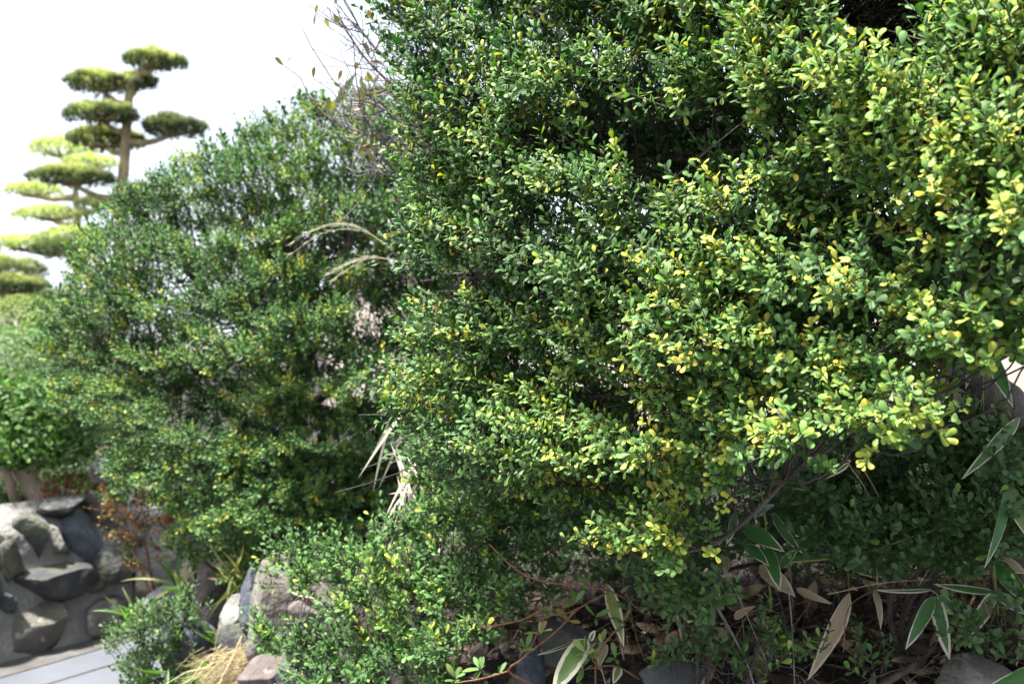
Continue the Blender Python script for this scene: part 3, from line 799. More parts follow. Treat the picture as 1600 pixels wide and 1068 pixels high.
limbsA = [([trunk_top, P(1460, 250, 1.9), P(1400, 120, 1.78), P(1290, 20, 1.80), P(1150, -60, 1.9)], (0.022, 0.006)),
          ([P(1525, 305, 2.05), P(1400, 215, 2.0), P(1290, 205, 1.95), P(1120, 245, 1.98), P(920, 240, 2.08), P(760, 200, 2.22)], (0.020, 0.005)),
          ([trunk_top, P(1380, 420, 1.85), P(1200, 430, 1.80), P(980, 455, 1.90), P(740, 430, 2.2)], (0.017, 0.005)),
          ([P(1508, 500, 2.06), P(1380, 560, 1.82), P(1200, 600, 1.78), P(960, 620, 1.92), P(700, 600, 2.2)], (0.016, 0.005)),
          ([P(1512, 560, 2.06), P(1400, 640, 1.82), P(1255, 725, 1.72), P(1180, 800, 1.72), P(1110, 852, 1.74), P(1020, 868, 1.76)], (0.0065, 0.0025)),
          ([P(1525, 300, 2.05), P(1500, 120, 2.1), P(1380, -60, 2.1), P(1150, -180, 2.2)], (0.022, 0.006)),
          ([P(1530, 330, 2.05), P(1200, 120, 2.25), P(950, 20, 2.35), P(750, -80, 2.45)], (0.018, 0.005)),
          ([P(1525, 300, 2.05), P(1640, 200, 1.9), P(1720, 60, 1.8)], (0.016, 0.005)),
          ([P(1516, 580, 2.07), P(1300, 690, 2.1), P(1050, 720, 2.1), P(800, 700, 2.25)], (0.014, 0.004)),
          ([P(1600, 330, 1.45), P(1560, 420, 1.5), P(1527, 488, 1.55), P(1505, 535, 1.55)], (0.0065, 0.0035)),
          ([P(1528, 490, 1.55), P(1518, 462, 1.54), P(1510, 449, 1.53)], (0.006, 0.005)),
          ([P(1455, 75, 1.62), P(1478, 92, 1.64), P(1420, 145, 1.66), P(1300, 165, 1.7)], (0.0045, 0.002)),
          ([P(1520, 45, 1.6), P(1440, 130, 1.66), P(1400, 155, 1.7), P(1330, 155, 1.72)], (0.005, 0.002))]
limbs_part(holly, limbsA, M_BARK, 8, rA)
nodesA = np.concatenate([spline(p, 14)[2:] for p, r in limbsA[:9]])
st2 = connect(rA, CA, nodesA)
V1, T1 = stems_mesh(stA[LYR[ciA] < 3][:, ::2], 0.0013, 0.0007)
V2, T2 = stems_mesh(st2, 0.0026, 0.0013)
# dead inner twigs that fill the hollows
nd = 650
x, y = rA.uniform(640, 1560, nd * 2), rA.uniform(-60, 760, nd * 2)
ok = inside(A_POLY, x, y) & (rA.uniform(0, 1, nd * 2) < np.where((x > 1340) & (y > 260), 0.35, 1.0)); x, y = x[ok][:nd], y[ok][:nd]
d0, _ = dA(x, y); b0 = Pn(x, y, d0 + rA.uniform(0.12, 0.85, len(x)))
dd = norm(norm(b0 - trunk_top) * 0.9 + rA.normal(0, 0.55, b0.shape)) * rA.uniform(0.06, 0.26, (len(x), 1))
st3 = np.stack([b0, b0 + dd * 0.35 + rA.normal(0, 0.010, b0.shape), b0 + dd * 0.7 + rA.normal(0, 0.012, b0.shape), b0 + dd], 1)
V3, T3 = stems_mesh(st3, 0.0019, 0.0008)
# dense dark brushwood in the two hollows
hx, hy = [], []
for h, cnt in ((A_HOLES[0], 90), (A_HOLES[1], 70), (A_HOLES[2], 25)):
    h = np.array(h); n = 0
    while n < cnt:
        a, b_ = rA.uniform(h[:, 0].min(), h[:, 0].max()), rA.uniform(h[:, 1].min(), h[:, 1].max())
        if inside(h, [a], [b_])[0]: hx.append(a); hy.append(b_); n += 1
hx = np.array(hx); hy = np.array(hy); d0, _ = dA(hx, hy)
b0 = Pn(hx, hy, d0 + rA.uniform(0.25, 1.1, len(hx)))
dd = norm(np.array([-0.9, -0.1, 0.1]) + rA.normal(0, 0.45, b0.shape)) * rA.uniform(0.08, 0.3, (len(hx), 1))
st4 = np.stack([b0 - dd * 0.5, b0 - dd * 0.2 + rA.normal(0, 0.014, b0.shape), b0 + dd * 0.15 + rA.normal(0, 0.014, b0.shape), b0 + dd * 0.5 + UP * 0.015], 1)
V4, T4 = stems_mesh(st4, 0.0022, 0.0008)
s = Soup()
for v, t in ((V1, T1), (V2, T2), (V3, T3), (V4, T4)): s.add(v, t)
s.obj('twigs', M_TWIG, holly, kind='stuff')

# second big holly, farther along the bank
rB = np.random.default_rng(8)
B_base = P(470, 900, 4.55); B_base[2] = float(bank_z(B_base[0], B_base[1])) - 0.02
hollyB = thing('holly_shrub', 'broad dome-shaped holly shrub with fine leaves standing before the cloud-pruned pine', 'shrub', B_base)
B_POLY = [(75, 615), (85, 560), (90, 480), (118, 425), (150, 365), (195, 320), (255, 290), (300, 255), (345, 238), (400, 205), (440, 190), (480, 176), (540, 168), (610, 150), (700, 160),
          (760, 200), (800, 400), (780, 700), (700, 830), (600, 850), (540, 845), (480, 850), (430, 872), (370, 900), (320, 870), (295, 855), (290, 800), (200, 775), (190, 700), (160, 650), (100, 640)]
B_HOLES = [[(455, 575), (500, 555), (545, 560), (545, 600), (480, 615)], [(555, 490), (590, 470), (610, 485), (610, 530), (565, 535)],
           [(255, 430), (320, 425), (330, 465), (275, 470)], [(300, 640), (380, 630), (390, 660), (310, 680)], [(615, 700), (650, 690), (650, 820), (615, 820)]]
def dB(px, py):
    d = 3.72 + 0.75 * ((px - 470) / 400.0) ** 2 + 0.55 * np.clip((600 - py) / 450.0, 0, 1.2) ** 2 + 0.10 * np.clip((py - 700) / 200, 0, 1)
    sh = np.clip(1.15 * pnoise(px / 62.0, (py + 0.10 * px) / 18.0, 0, 12), -1, 1)
    return d + 0.13 * sh + 0.28 * np.clip(sh - 0.25, 0, 1), sh
CB, RB, NB, LB = [], [], [], []
for layer, (step, off, keep) in enumerate(((30, 0.0, 1.0), (32, 0.14, 1.0), (38, 0.34, 0.95), (55, 0.70, 0.9), (60, 1.2, 0.9))):
    x, y = scatter_px(rB, B_POLY, step, B_HOLES if layer < 2 else ())
    d, sh = dB(x, y)
    k = rB.uniform(0, 1, len(x)) < keep
    if layer > 2: k &= ~(inside([(500, 420), (660, 420), (660, 620), (500, 620)], x, y) & (rB.uniform(0, 1, len(x)) < 0.35))
    x, y, d = x[k], y[k], d[k] + off + rB.uniform(-0.05, 0.05, k.sum()) * (1 + layer)
    n = len(x)
    CB.append(Pn(x, y, d))
    RB.append(np.stack([rB.uniform(0.06, 0.11, n), rB.uniform(0.06, 0.10, n), rB.uniform(0.03, 0.05, n)], 1))
    NB.append(np.full(n, (17, 10, 6, 5, 5)[layer])); LB.append(np.full(n, layer))
CB = np.concatenate(CB); RB = np.concatenate(RB); NB = np.concatenate(NB); LB = np.concatenate(LB)
cB = P(450, 640, 4.6)
biasB = norm(norm(CB - cB) * 0.8 + np.array([-0.3, -0.3, 0.30]))
def age_shadeB(tip, ci):
    pat = pnoise(tip[:, 0] * 6, tip[:, 2] * 8, tip[:, 1] * 6, 4)
    a = 0.25 + 0.15 * pat + rB.normal(0, 0.08, len(tip)) + 0.36 * (rB.uniform(0, 1, len(tip)) > 0.90)
    return np.clip(np.where(LB[ci] == 0, a, np.where(LB[ci] == 1, a * 0.75, np.minimum(a * 0.3, 0.1))), 0, 0.9)  # shade inside the dome put into the leaf colour, darkest at depth
(LBv, stB), ciB = clump_sprigs(rB, CB, RB, NB, biasB, (0.045, 0.085), 11, 0.0195, 3, age_shadeB, bw=0.8)
layB = LB[ciB[LBv['sp']]]
LBv['len'] = LBv['len'] * np.where(layB >= 2, 1.8, 1.0)  # hidden leaves made bigger to stop light leaking through
mixed_mesh(LBv, layB, ((0, 0, OBOV_S), (1, 9, OBOV_T))).obj('foliage', M_HOLLYB, hollyB, kind='stuff')
trB = [B_base, P(475, 800, 4.5), P(460, 700, 4.5), P(470, 560, 4.55)]
V, T = tube(spline(trB, 16), np.linspace(0.075, 0.04, 16), 10, rB); obj_np('trunk', V, T, M_BARK, hollyB)
limbsB = [([P(462, 720, 4.5), P(330, 620, 4.4), P(200, 560, 4.4), P(120, 560, 4.45)], (0.03, 0.008)), ([P(465, 620, 4.52), P(350, 480, 4.6), P(240, 380, 4.7)], (0.028, 0.008)),
          ([P(470, 560, 4.55), P(460, 420, 4.7), P(430, 260, 4.9)], (0.03, 0.008)), ([P(470, 580, 4.55), P(560, 400, 4.6), P(620, 240, 4.8)], (0.028, 0.008)),
          ([P(465, 650, 4.5), P(580, 560, 4.2), P(700, 480, 4.2)], (0.025, 0.008)), ([P(465, 700, 4.5), P(420, 680, 4.1), P(330, 740, 3.95)], (0.022, 0.006)),
          ([P(468, 720, 4.5), P(540, 720, 4.1), P(620, 740, 3.95)], (0.022, 0.006)), ([P(470, 650, 4.5), P(470, 560, 4.1), P(460, 480, 3.95)], (0.022, 0.006))]
limbs_part(hollyB, limbsB, M_BARK, 6, rB)
nodesB = np.concatenate([spline(p, 10)[1:] for p, r in limbsB])
s = Soup(); s.add(*stems_mesh(stB[LB[ciB] < 1][:, ::2], 0.0013, 0.0008)); s.add(*stems_mesh(connect(rB, CB, nodesB, m=5), 0.005, 0.0018))
nd = 900
x, y = rB.uniform(100, 700, nd), rB.uniform(200, 850, nd); ok = inside(B_POLY, x, y); x, y = x[ok], y[ok]
d0, _ = dB(x, y); b0 = Pn(x, y, d0 + rB.uniform(0.2, 1.1, len(x)))
dd = norm(norm(b0 - cB) + rB.normal(0, 0.6, b0.shape)) * rB.uniform(0.1, 0.35, (len(x), 1))
s.add(*stems_mesh(np.stack([b0, b0 + dd * 0.5 + rB.normal(0, 0.015, b0.shape), b0 + dd], 1), 0.003, 0.001))
s.obj('twigs', M_TWIG, hollyB, kind='stuff')

def small_shrub(seed, label, base, poly, dfun, step, layers, leaf, K, nsp, Lr, age0, agevar, mat, bias, templates=OBOV, singles=0, holes=(), R=(0.05, 0.05, 0.03), name='holly_shrub', catg='shrub', yel=0.93, stem=M_TWIG, **kw):
    r = np.random.default_rng(seed)
    base = np.array(base, float); base[2] = float(bank_z(base[0], base[1])) - 0.015 if base[2] is None or np.isnan(base[2]) else base[2]
    root = thing(name, label, catg, base)
    C, RR, NN, LY = [], [], [], []
    for layer, (off, keep) in enumerate(layers):
        x, y = scatter_px(r, poly, step * (1 + 0.15 * layer), holes)
        k = r.uniform(0, 1, len(x)) < keep; x, y = x[k], y[k]
        d = dfun(x, y) + off + r.uniform(-0.04, 0.04, len(x))
        C.append(Pn(x, y, d)); RR.append(np.array(R) * r.uniform(0.8, 1.25, (len(x), 3))); NN.append(np.full(len(x), max(4, nsp - 2 * layer))); LY.append(np.full(len(x), layer))
    C = np.concatenate(C); RR = np.concatenate(RR); NN = np.concatenate(NN); LY = np.concatenate(LY)
    b = norm(np.array(bias, float) + 0.5 * norm(C - (base + np.array([0, 0.1, 0.1]))) + r.normal(0, 0.2, C.shape))
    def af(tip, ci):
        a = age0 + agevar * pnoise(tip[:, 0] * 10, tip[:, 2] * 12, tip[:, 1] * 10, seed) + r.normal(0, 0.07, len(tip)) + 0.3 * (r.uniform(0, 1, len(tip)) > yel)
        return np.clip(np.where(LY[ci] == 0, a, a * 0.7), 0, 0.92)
    (LV, st), _ = clump_sprigs(r, C, RR, NN, b, Lr, K, leaf, len(templates), af, bw=0.7, **kw)
    if singles:
        one = pick_largest(LV, singles, cell=10.0, minpx=7.0)
        mk = np.ones(len(LV['len']), bool); mk[one] = False
        single_leaves(LV, one, templates, mat, root); LV = sel(LV, mk)
    far = OBOV_T if templates is OBOV_S else OBOV_S
    mixed_mesh(LV, np.zeros(len(LV['len'])), ((0, 0, far),)).obj('foliage', mat, root, kind='stuff')
    mid = C.mean(0)
    for k in range(4):
        e = C[r.integers(0, len(C))]
        pts = [base + r.normal(0, 0.015, 3) * np.array([1, 1, 0]), base * 0.6 + (mid * 0.5 + e * 0.5) * 0.4 + r.normal(0, 0.02, 3), e]
        V, T = tube(spline(pts, 9), np.linspace(0.009, 0.0025, 9), 6, r); obj_np('stem', V, T, stem, root)
    nodes = np.concatenate([spline([base, mid], 6)[2:], spline([base * 0.5 + mid * 0.5, mid + (C.max(0) - mid) * np.array([.6, .3, .2])], 5), spline([base * 0.5 + mid * 0.5, mid + (C.min(0) - mid) * np.array([.6, .3, .2])], 5)])
    s = Soup(); s.add(*stems_mesh(st[:, ::2], 0.0012, 0.0007)); s.add(*stems_mesh(connect(r, C, nodes, m=8), 0.0022, 0.0011))
    s.obj('twigs', stem, root, kind='stuff')
    return root

NAN = float('nan')
def gbase(px, py, d):
    b = P(px, py, d); b[2] = NAN
    return b
small_shrub(21, 'low spreading holly with yellow-tipped leaves spilling over boulders between the two big hollies', gbase(690, 950, 2.75),
            [(445, 865), (520, 850), (590, 858), (650, 805), (690, 745), (760, 730), (850, 770), (870, 850), (850, 930), (800, 985), (740, 1010), (700, 1080), (460, 1090), (410, 1000), (430, 975), (500, 990), (560, 960), (470, 935), (440, 885)],
            lambda x, y: np.interp(x, [400, 600, 850], [2.75, 2.45, 2.35]) + 0.10 * pnoise(x / 40., y / 25., 0, 3) - 0.12 * np.clip((y - 900) / 150, 0, 1), 44, ((0, 1), (0.12, 1), (0.28, 0.8)),
            0.020, 11, 12, (0.05, 0.09), 0.26, 0.16, M_HOLLYB, (-0.35, -0.45, 0.45), singles=300)
small_shrub(22, 'deep green holly thicket in the shade behind the bamboo grass', gbase(1400, 930, 2.3),
            [(1200, 760), (1290, 720), (1400, 690), (1500, 660), (1600, 690), (1640, 800), (1560, 860), (1520, 890), (1400, 890), (1290, 850), (1240, 800)],
            lambda x, y: 2.02 + 0.10 * pnoise(x / 50., y / 30., 0, 5), 44, ((0, 1), (0.15, 1), (0.3, 0.9), (0.45, 0.8)),
            0.024, 11, 12, (0.05, 0.10), 0.12, 0.06, M_HOLLY2, (-0.4, -0.5, 0.2), singles=200, yel=0.995)
small_shrub(23, 'small dark green holly bush growing out of the boulders at the edge of the road', P(262, 1120, 3.55),
            [(185, 1000), (230, 955), (300, 930), (330, 975), (300, 1020), (305, 1090), (200, 1100), (215, 1050), (180, 1025)],
            lambda x, y: 3.5 + 0.06 * pnoise(x / 20., y / 15., 0, 5), 30, ((0, 1), (0.1, 1), (0.2, 0.7)), 0.022, 10, 10, (0.05, 0.09), 0.14, 0.12, M_HOLLY2, (-0.4, -0.4, 0.5), OBOV_S)
small_shrub(24, 'holly seedlings with bright leaves in the litter before the dark flat boulder', gbase(1060, 1075, 2.12),
            [(975, 1050), (1010, 1005), (1080, 1030), (1150, 1005), (1200, 965), (1240, 990), (1265, 1030), (1290, 1080), (980, 1085)],
            lambda x, y: 2.0 + 0.0 * x, 48, ((0, 0.6), (0.08, 0.35)), 0.021, 9, 7, (0.05, 0.08), 0.20, 0.12, M_HOLLY2, (-0.2, -0.4, 0.6), singles=120)
small_shrub(25, 'creeping holly sprays with oval leaves beside the brown flat boulder', gbase(1600, 985, 2.2),
            [(1470, 1010), (1520, 960), (1560, 935), (1640, 920), (1640, 1010), (1560, 1020), (1530, 1040), (1480, 1035)],
            lambda x, y: 2.06 + 0.0 * x, 46, ((0, 0.8), (0.08, 0.5)), 0.024, 9, 7, (0.05, 0.09), 0.17, 0.05, M_HOLLY2, (-0.5, -0.4, 0.4), singles=100, yel=0.99)
small_shrub(26, 'drooping green holly spray hanging below the yellow shoots over the litter', gbase(1080, 960, 2.3),
            [(985, 880), (1060, 870), (1120, 890), (1130, 930), (1080, 960), (1020, 935)],
            lambda x, y: 1.93 + 0.0 * x, 36, ((0, 1), (0.08, 0.7)), 0.022, 10, 8, (0.05, 0.09), 0.18, 0.12, M_HOLLY2, (-0.5, -0.4, -0.1), singles=100, yel=0.97)
small_shrub(27, 'holly shoots with long straight stems from the foot of the bank before the seedlings', gbase(1340, 1050, 2.08),
            [(1290, 1030), (1340, 1000), (1385, 1000), (1395, 1050), (1385, 1090), (1290, 1090)],
            lambda x, y: 1.98 + 0.0 * x, 40, ((0, 0.6), (0.08, 0.3)), 0.021, 9, 7, (0.05, 0.08), 0.22, 0.10, M_HOLLY2, (-0.2, -0.4, 0.6), singles=100)

small_shrub(28, 'dark holly undergrowth filling the shade behind the azalea and the litter', gbase(1050, 860, 2.95),
            [(700, 740), (900, 700), (1200, 690), (1500, 680), (1640, 720), (1640, 900), (1450, 905), (1250, 890), (1000, 900), (860, 890), (740, 890)],
            lambda x, y: 2.62 + 0.16 * pnoise(x / 50., y / 30., 0, 5), 44, ((0, 1), (0.2, 1), (0.4, 0.9)),
            0.024, 10, 10, (0.06, 0.11), 0.08, 0.05, M_HOLLY2, (-0.3, -0.5, 0.35), OBOV_S, yel=0.995)
# ------------------------------------------------------------------ bamboo grass
def blade_mesh(base, tip, width, view_roll=0.0, sag=0.08, fold=0.15, wither=0.0, age=0.0, ns=11, twist=0.0, pinch=1.0):
    base = np.array(base, float); tip = np.array(tip, float)
    ax = tip - base; L = np.linalg.norm(ax); ax = ax / L
    eye = np.array([0, 0, EYE])
    tov = norm(eye - (base + tip) / 2)
    side0 = norm(np.cross(ax, tov)); nor0 = np.cross(side0, ax)
    c, s_ = math.cos(view_roll), math.sin(view_roll)
    side = side0 * c + nor0 * s_; nor = np.cross(side, ax)
    t = np.linspace(0, 1, ns); ys = np.array([-1, -0.5, 0, 0.5, 1.0])
    w = width / 2 * np.power(np.clip(np.sin(math.pi * np.clip(t, 0, 1) ** 0.72), 0, 1), 0.75) * np.where(t > 0.8, 1 - 0.1 * pinch, 1)
    w[0] = width * 0.05; w[-1] = width * 0.012
    V = np.zeros((ns, 5, 3)); A = np.zeros((ns, 5, 4))
    for i in range(ns):
        a = twist * (t[i] - 0.3); sd = side * math.cos(a) + nor * math.sin(a); nn = np.cross(sd, ax)
        mid = base + ax * L * t[i] + nor * sag * L * 4 * t[i] * (1 - t[i]) * 0.5 - UP * sag * L * t[i] ** 2 * 0.5 + UP * sag * L * t[i] * 0.5
        wob = 1 + 0.05 * math.sin(9 * t[i] + base[0] * 50)
        for j, y in enumerate(ys):
            V[i, j] = mid + sd * w[i] * y * wob + nn * fold * w[i] * abs(y)
            A[i, j] = (age, t[i], abs(y), wither)
    T = []
    for i in range(ns - 1):
        for j in range(4):
            p = i * 5 + j
            T += [(p, p + 1, p + 6), (p, p + 6, p + 5)]
    return V.reshape(-1, 3), np.array(T), A.reshape(-1, 4)

LAST_STEM = {}
def blade(root, bpx, tpx, d0, d1, wpx, roll=0.0, wither=0.0, age=0.0, sag=0.06, dry=False, twist=0.0, name='leaf', mat=None):
    dm = (d0 + d1) / 2
    V, T, A = blade_mesh(P(*bpx, d0), P(*tpx, d1), 0.84 * wpx * dm / F, roll, sag, 0.15, wither, age, twist=twist)
    return obj_np(name, V, T, mat or (M_SASADRY if dry else M_SASA), LAST_STEM.get(root.name, root), A)

def stem(root, pts, r, mat, name='stem', n=14, sides=5):
    V, T = tube(spline([P(*p) for p in pts], n), np.linspace(r[0], r[1], n), sides)
    o = obj_np(name, V, T, mat, root)
    if root.name.startswith('bamboo_grass'): LAST_STEM[root.name] = o
    return o

def plant(name, label, catg, px, py, d, group=None, ground=True):
    b = P(px, py, d)
    if ground: b[2] = float(bank_z(b[0], b[1]))
    return thing(name, label, catg, b, group)

p = plant('bamboo_grass', 'bamboo grass with two hanging cream-edged leaves over the litter', 'bamboo grass', 1545, 1000, 2.2)
stem(p, [(1560, 1010, 2.2), (1525, 985, 2.16), (1490, 948, 2.12), (1456, 922, 2.08)], (0.0022, 0.0012), M_TANTWIG)
blade(p, (1459, 931), (1415, 1014), 2.08, 2.02, 25, 0.25, 0.02)
blade(p, (1463, 931), (1484, 1030), 2.08, 2.04, 29, -0.3, 0.28)
blade(p, (1457, 921), (1366, 921), 2.08, 2.06, 15, 1.0, 0.45, sag=0.05)
blade(p, (1470, 925), (1490, 958), 2.09, 2.1, 15, 0.4, 0.05)
p = plant('bamboo_grass', 'bamboo grass with a half withered leaf beside the dark thicket', 'bamboo grass', 1580, 1000, 2.25)
stem(p, [(1575, 1010, 2.24), (1568, 960, 2.2), (1556, 926, 2.14), (1546, 870, 2.12)], (0.0022, 0.0014), M_REDTWIG)
blade(p, (1552, 925), (1459, 912), 2.14, 2.10, 17, 0.5, 0.18, sag=0.03)
blade(p, (1554, 927), (1511, 997), 2.14, 2.06, 27, 0.2, 0.15, 0.06)
blade(p, (1556, 926), (1602, 960), 2.14, 2.10, 22, 0.4, 0.02)
blade(p, (1550, 874), (1608, 945), 2.12, 2.02, 36, 0.3, -0.08)
p = plant('bamboo_grass', 'bamboo grass with a broad white-edged leaf beside the brown flat boulder', 'bamboo grass', 1640, 1090, 1.95)
stem(p, [(1650, 1090, 1.95), (1635, 1060, 1.93), (1612, 1046, 1.92)], (0.002, 0.0014), M_TANTWIG)
blade(p, (1614, 1046), (1535, 1078), 1.92, 1.86, 30, 0.5, -0.02, sag=0.1)
blade(p, (1614, 1046), (1660, 1100), 1.92, 1.86, 28, 0.3, 0.0)
p = plant('bamboo_grass', 'upright bamboo grass with long leaves against the dark crooked trunk', 'bamboo grass', 1560, 900, 2.05)
stem(p, [(1560, 960, 2.1), (1545, 800, 2.02), (1537, 714, 1.95), (1536, 540, 1.95)], (0.0024, 0.0014), M_GREENSTEM)
blade(p, (1536, 533), (1583, 636), 1.95, 1.88, 27, 0.2, -0.04)
blade(p, (1537, 716), (1536, 613), 1.95, 1.93, 16, 0.9, -0.02, sag=0.02)
blade(p, (1594, 652), (1503, 748), 1.92, 1.86, 25, 0.4, 0.06, 0.05)
blade(p, (1519, 540), (1509, 608), 1.98, 1.95, 16, 0.6, -0.1)
blade(p, (1497, 604), (1490, 670), 2.0, 1.98, 15, 0.2, 0.0, dry=True)
blade(p, (1455, 614), (1462, 675), 2.0, 1.98, 13, 0.6, 0.0)
blade(p, (1470, 640), (1448, 690), 2.02, 1.98, 12, 0.5, 0.0)
p = plant('bamboo_grass', 'bamboo grass with two long arching dark leaves over the holly thicket', 'bamboo grass', 1600, 920, 2.0)
stem(p, [(1630, 960, 2.05), (1620, 820, 1.98), (1573, 755, 1.90)], (0.0022, 0.0014), M_GREENSTEM)
blade(p, (1573, 755), (1538, 888), 1.90, 1.85, 22, 0.7, -0.10, sag=0.14)
blade(p, (1573, 755), (1612, 848), 1.90, 1.85, 30, 0.2, -0.06, 0.12)
p = plant('bamboo_grass', 'dark bamboo grass clump with bluish leaf backs below the tip of the big holly', 'bamboo grass', 1200, 930, 2.15)
stem(p, [(1205, 950, 2.16), (1200, 880, 2.08), (1196, 810, 2.0), (1185, 745, 1.98)], (0.0024, 0.0014), M_GREENSTEM)
for a, b, w, r, wi in (((1208, 802), (1254, 864), 27, -0.9, 0.0), ((1160, 822), (1226, 862), 30, 0.3, -0.06), ((1197, 855), (1219, 922), 27, 0.2, -0.02),
                       ((1182, 742), (1260, 766), 14, -1.0, 0.05), ((1209, 787), (1178, 811), 16, -0.8, 0.02), ((1165, 850), (1202, 884), 22, 0.4, -0.04),
                       ((1219, 886), (1248, 857), 18, 0.4, 0.0), ((1150, 800), (1135, 850), 18, 0.5, 0.0), ((1180, 760), (1130, 775), 14, 0.7, 0.0)):
    blade(p, a, b, 2.0, 1.94, w, r, wi)
p = plant('bamboo_grass', 'lone pale twisted bamboo leaf above the shaded holly thicket', 'bamboo grass', 1345, 900, 2.1)
stem(p, [(1372, 920, 2.12), (1362, 790, 2.02), (1326, 724, 1.93)], (0.0018, 0.0012), M_TANTWIG)
blade(p, (1327, 723), (1287, 749), 1.93, 1.9, 13, 0.7, 0.5, twist=1.2)
p = plant('bamboo_grass', 'bamboo grass with one big white and green leaf among azalea stems', 'bamboo grass', 940, 1060, 2.2)
stem(p, [(950, 1080, 2.2), (935, 1030, 2.1), (918, 998, 1.98)], (0.002, 0.0014), M_TANTWIG)
blade(p, (917, 998), (862, 1085), 1.98, 1.9, 42, -0.15, 0.27, 0.10, sag=0.10)
blade(p, (906, 998), (838, 1023), 2.0, 1.95, 11, 1.0, 0.25)
blade(p, (922, 1000), (930, 984), 1.98, 1.97, 12, 0.3, 0.6)
p = plant('bamboo_grass', 'cream and green bamboo leaf hanging behind the azalea sprigs', 'bamboo grass', 965, 1010, 2.3)
stem(p, [(975, 1030, 2.3), (960, 960, 2.15), (949, 913, 2.06)], (0.002, 0.0014), M_TANTWIG)
blade(p, (948, 912), (975, 1010), 2.06, 2.0, 26, 0.15, 0.22, 0.30, sag=0.08)
blade(p, (968, 1040), (958, 1068), 2.02, 1.98, 18, 0.15, 0.4, 0.2)

p = plant('bamboo_grass', 'clump of dark bamboo grass deep in the shade under the big holly', 'bamboo grass', 1330, 930, 2.45)
for k in range(4):
    x0 = 1230 + 90 * k
    stem(p, [(x0 + 10, 960, 2.45), (x0 + 4, 880, 2.4), (x0, 800 - 20 * (k % 2), 2.35)], (0.0022, 0.0014), M_GREENSTEM)
    for j in range(5):
        a_ = rng.uniform(-0.2, 3.3); ln_ = rng.uniform(60, 110); y0 = rng.uniform(770, 880)
        blade(p, (x0 + rng.uniform(-4, 6), y0), (x0 + ln_ * math.cos(a_), y0 + 0.7 * ln_ * abs(math.sin(a_)) - 8), 2.36, 2.3, rng.uniform(16, 24), rng.uniform(-0.9, 0.9), -0.05)

# withered bamboo leaves lying or hanging by themselves
DRY = [((1327, 926), (1262, 1062), 34, 'long pale withered bamboo leaf slanting down to the litter, broadest of the dry leaves'),
       ((1366, 922), (1376, 984), 15, 'narrow tan withered bamboo leaf hanging upright beside the broadest dry leaf'),
       ((1187, 884), (1243, 932), 34, 'brown withered bamboo leaf on the litter under the bluish bamboo clump'),
       ((1244, 919), (1300, 943), 16, 'short tan withered bamboo leaf on the litter behind the broadest dry leaf'),
       ((1132, 868), (1134, 902), 18, 'pale withered bamboo leaf standing behind the lowest yellow holly shoots'),
       ((1148, 966), (1180, 946), 15, 'split tan bamboo leaf lying on brown litter beside a grey stem'),
       ((1548, 866), (1604, 896), 32, 'wide tan withered bamboo leaf folded behind the dark thicket'),
       ((1543, 935), (1549, 966), 13, 'thin withered bamboo leaf hanging beside the cream-tipped bamboo leaf'),
       ((1390, 710), (1396, 735), 9, 'thin white withered leaf standing upright in the dark thicket'),
       ((1600, 975), (1588, 1040), 14, 'crinkled whitish withered leaf beside the brown flat boulder'),
       ((945, 1005), (935, 1045), 20, 'tan withered bamboo leaf tucked behind the azalea sprigs'),
       ((1506, 955), (1512, 1005), 9, 'stiff brown withered leaf stub standing between two cream-tipped bamboo leaves')]
for (a, b, w, lab) in DRY:
    d = 2.13 if a[1] < 1000 else 2.05
    V, T, A = blade_mesh(P(*a, d), P(*b, d - 0.06), 0.78 * w * d / F, rng.uniform(-0.5, 0.6), rng.uniform(0.05, 0.16), 0.45, rng.uniform(-0.05, 0.2), 0.0, twist=rng.uniform(-1.0, 1.0))
    o = obj_np('dry_leaf', V, T, M_SASADRY, None, A, origin=P(*a, d))
    tag(o, lab, 'dry leaf')

# ------------------------------------------------------------------ azalea in the foreground
rG = np.random.default_rng(31)
az = plant('azalea', 'young azalea with thin reddish stems and loose leaf rosettes beside the white bamboo leaf', 'azalea', 860, 1075, 2.15)
for pts, r in (([(905, 1085, 2.1), (850, 1075, 2.05), (795, 1048, 2.0), (823, 1022, 2.0), (850, 965, 2.02), (862, 945, 2.03)], (0.0032, 0.0016)),
               ([(795, 1048, 2.0), (752, 1060, 1.98), (712, 1066, 1.98)], (0.0022, 0.0014)), ([(765, 850, 2.1), (809, 891, 2.05), (856, 909, 2.0), (951, 922, 1.98), (1010, 960, 2.1)], (0.0016, 0.0022)),
               ([(762, 979, 2.12), (815, 968, 2.1), (856, 948, 2.06), (903, 940, 2.05)], (0.0016, 0.0020)), ([(1000, 1060, 2.1), (960, 1040, 2.0), (914, 1045, 1.96)], (0.0024, 0.0014)),
               ([(823, 1022, 2.0), (870, 985, 1.98), (905, 950, 1.98), (950, 925, 1.99)], (0.0018, 0.0014)), ([(930, 1075, 2.08), (935, 1020, 2.0), (970, 975, 1.98), (985, 948, 1.98)], (0.0022, 0.0014)),
               ([(860, 961, 2.0), (885, 958, 1.98), (905, 948, 1.98)], (0.0014, 0.0012))):
    stem(az, pts, r, M_REDTWIG, n=18)
ROS = [(751, 1046, 7), (713, 1064, 5), (820, 1016, 7), (844, 990, 5), (829, 875, 7), (905, 911, 6), (922, 917, 4), (866, 943, 3), (860, 961, 4), (888, 969, 5), (917, 1022, 7), (940, 1008, 5),
       (912, 1046, 7), (982, 952, 6), (978, 975, 5), (900, 942, 5), (1000, 905, 5), (940, 890, 5), (880, 880, 5), (963, 1030, 5), (780, 1052, 4), (1005, 935, 5), (930, 965, 4)]
LZ = []
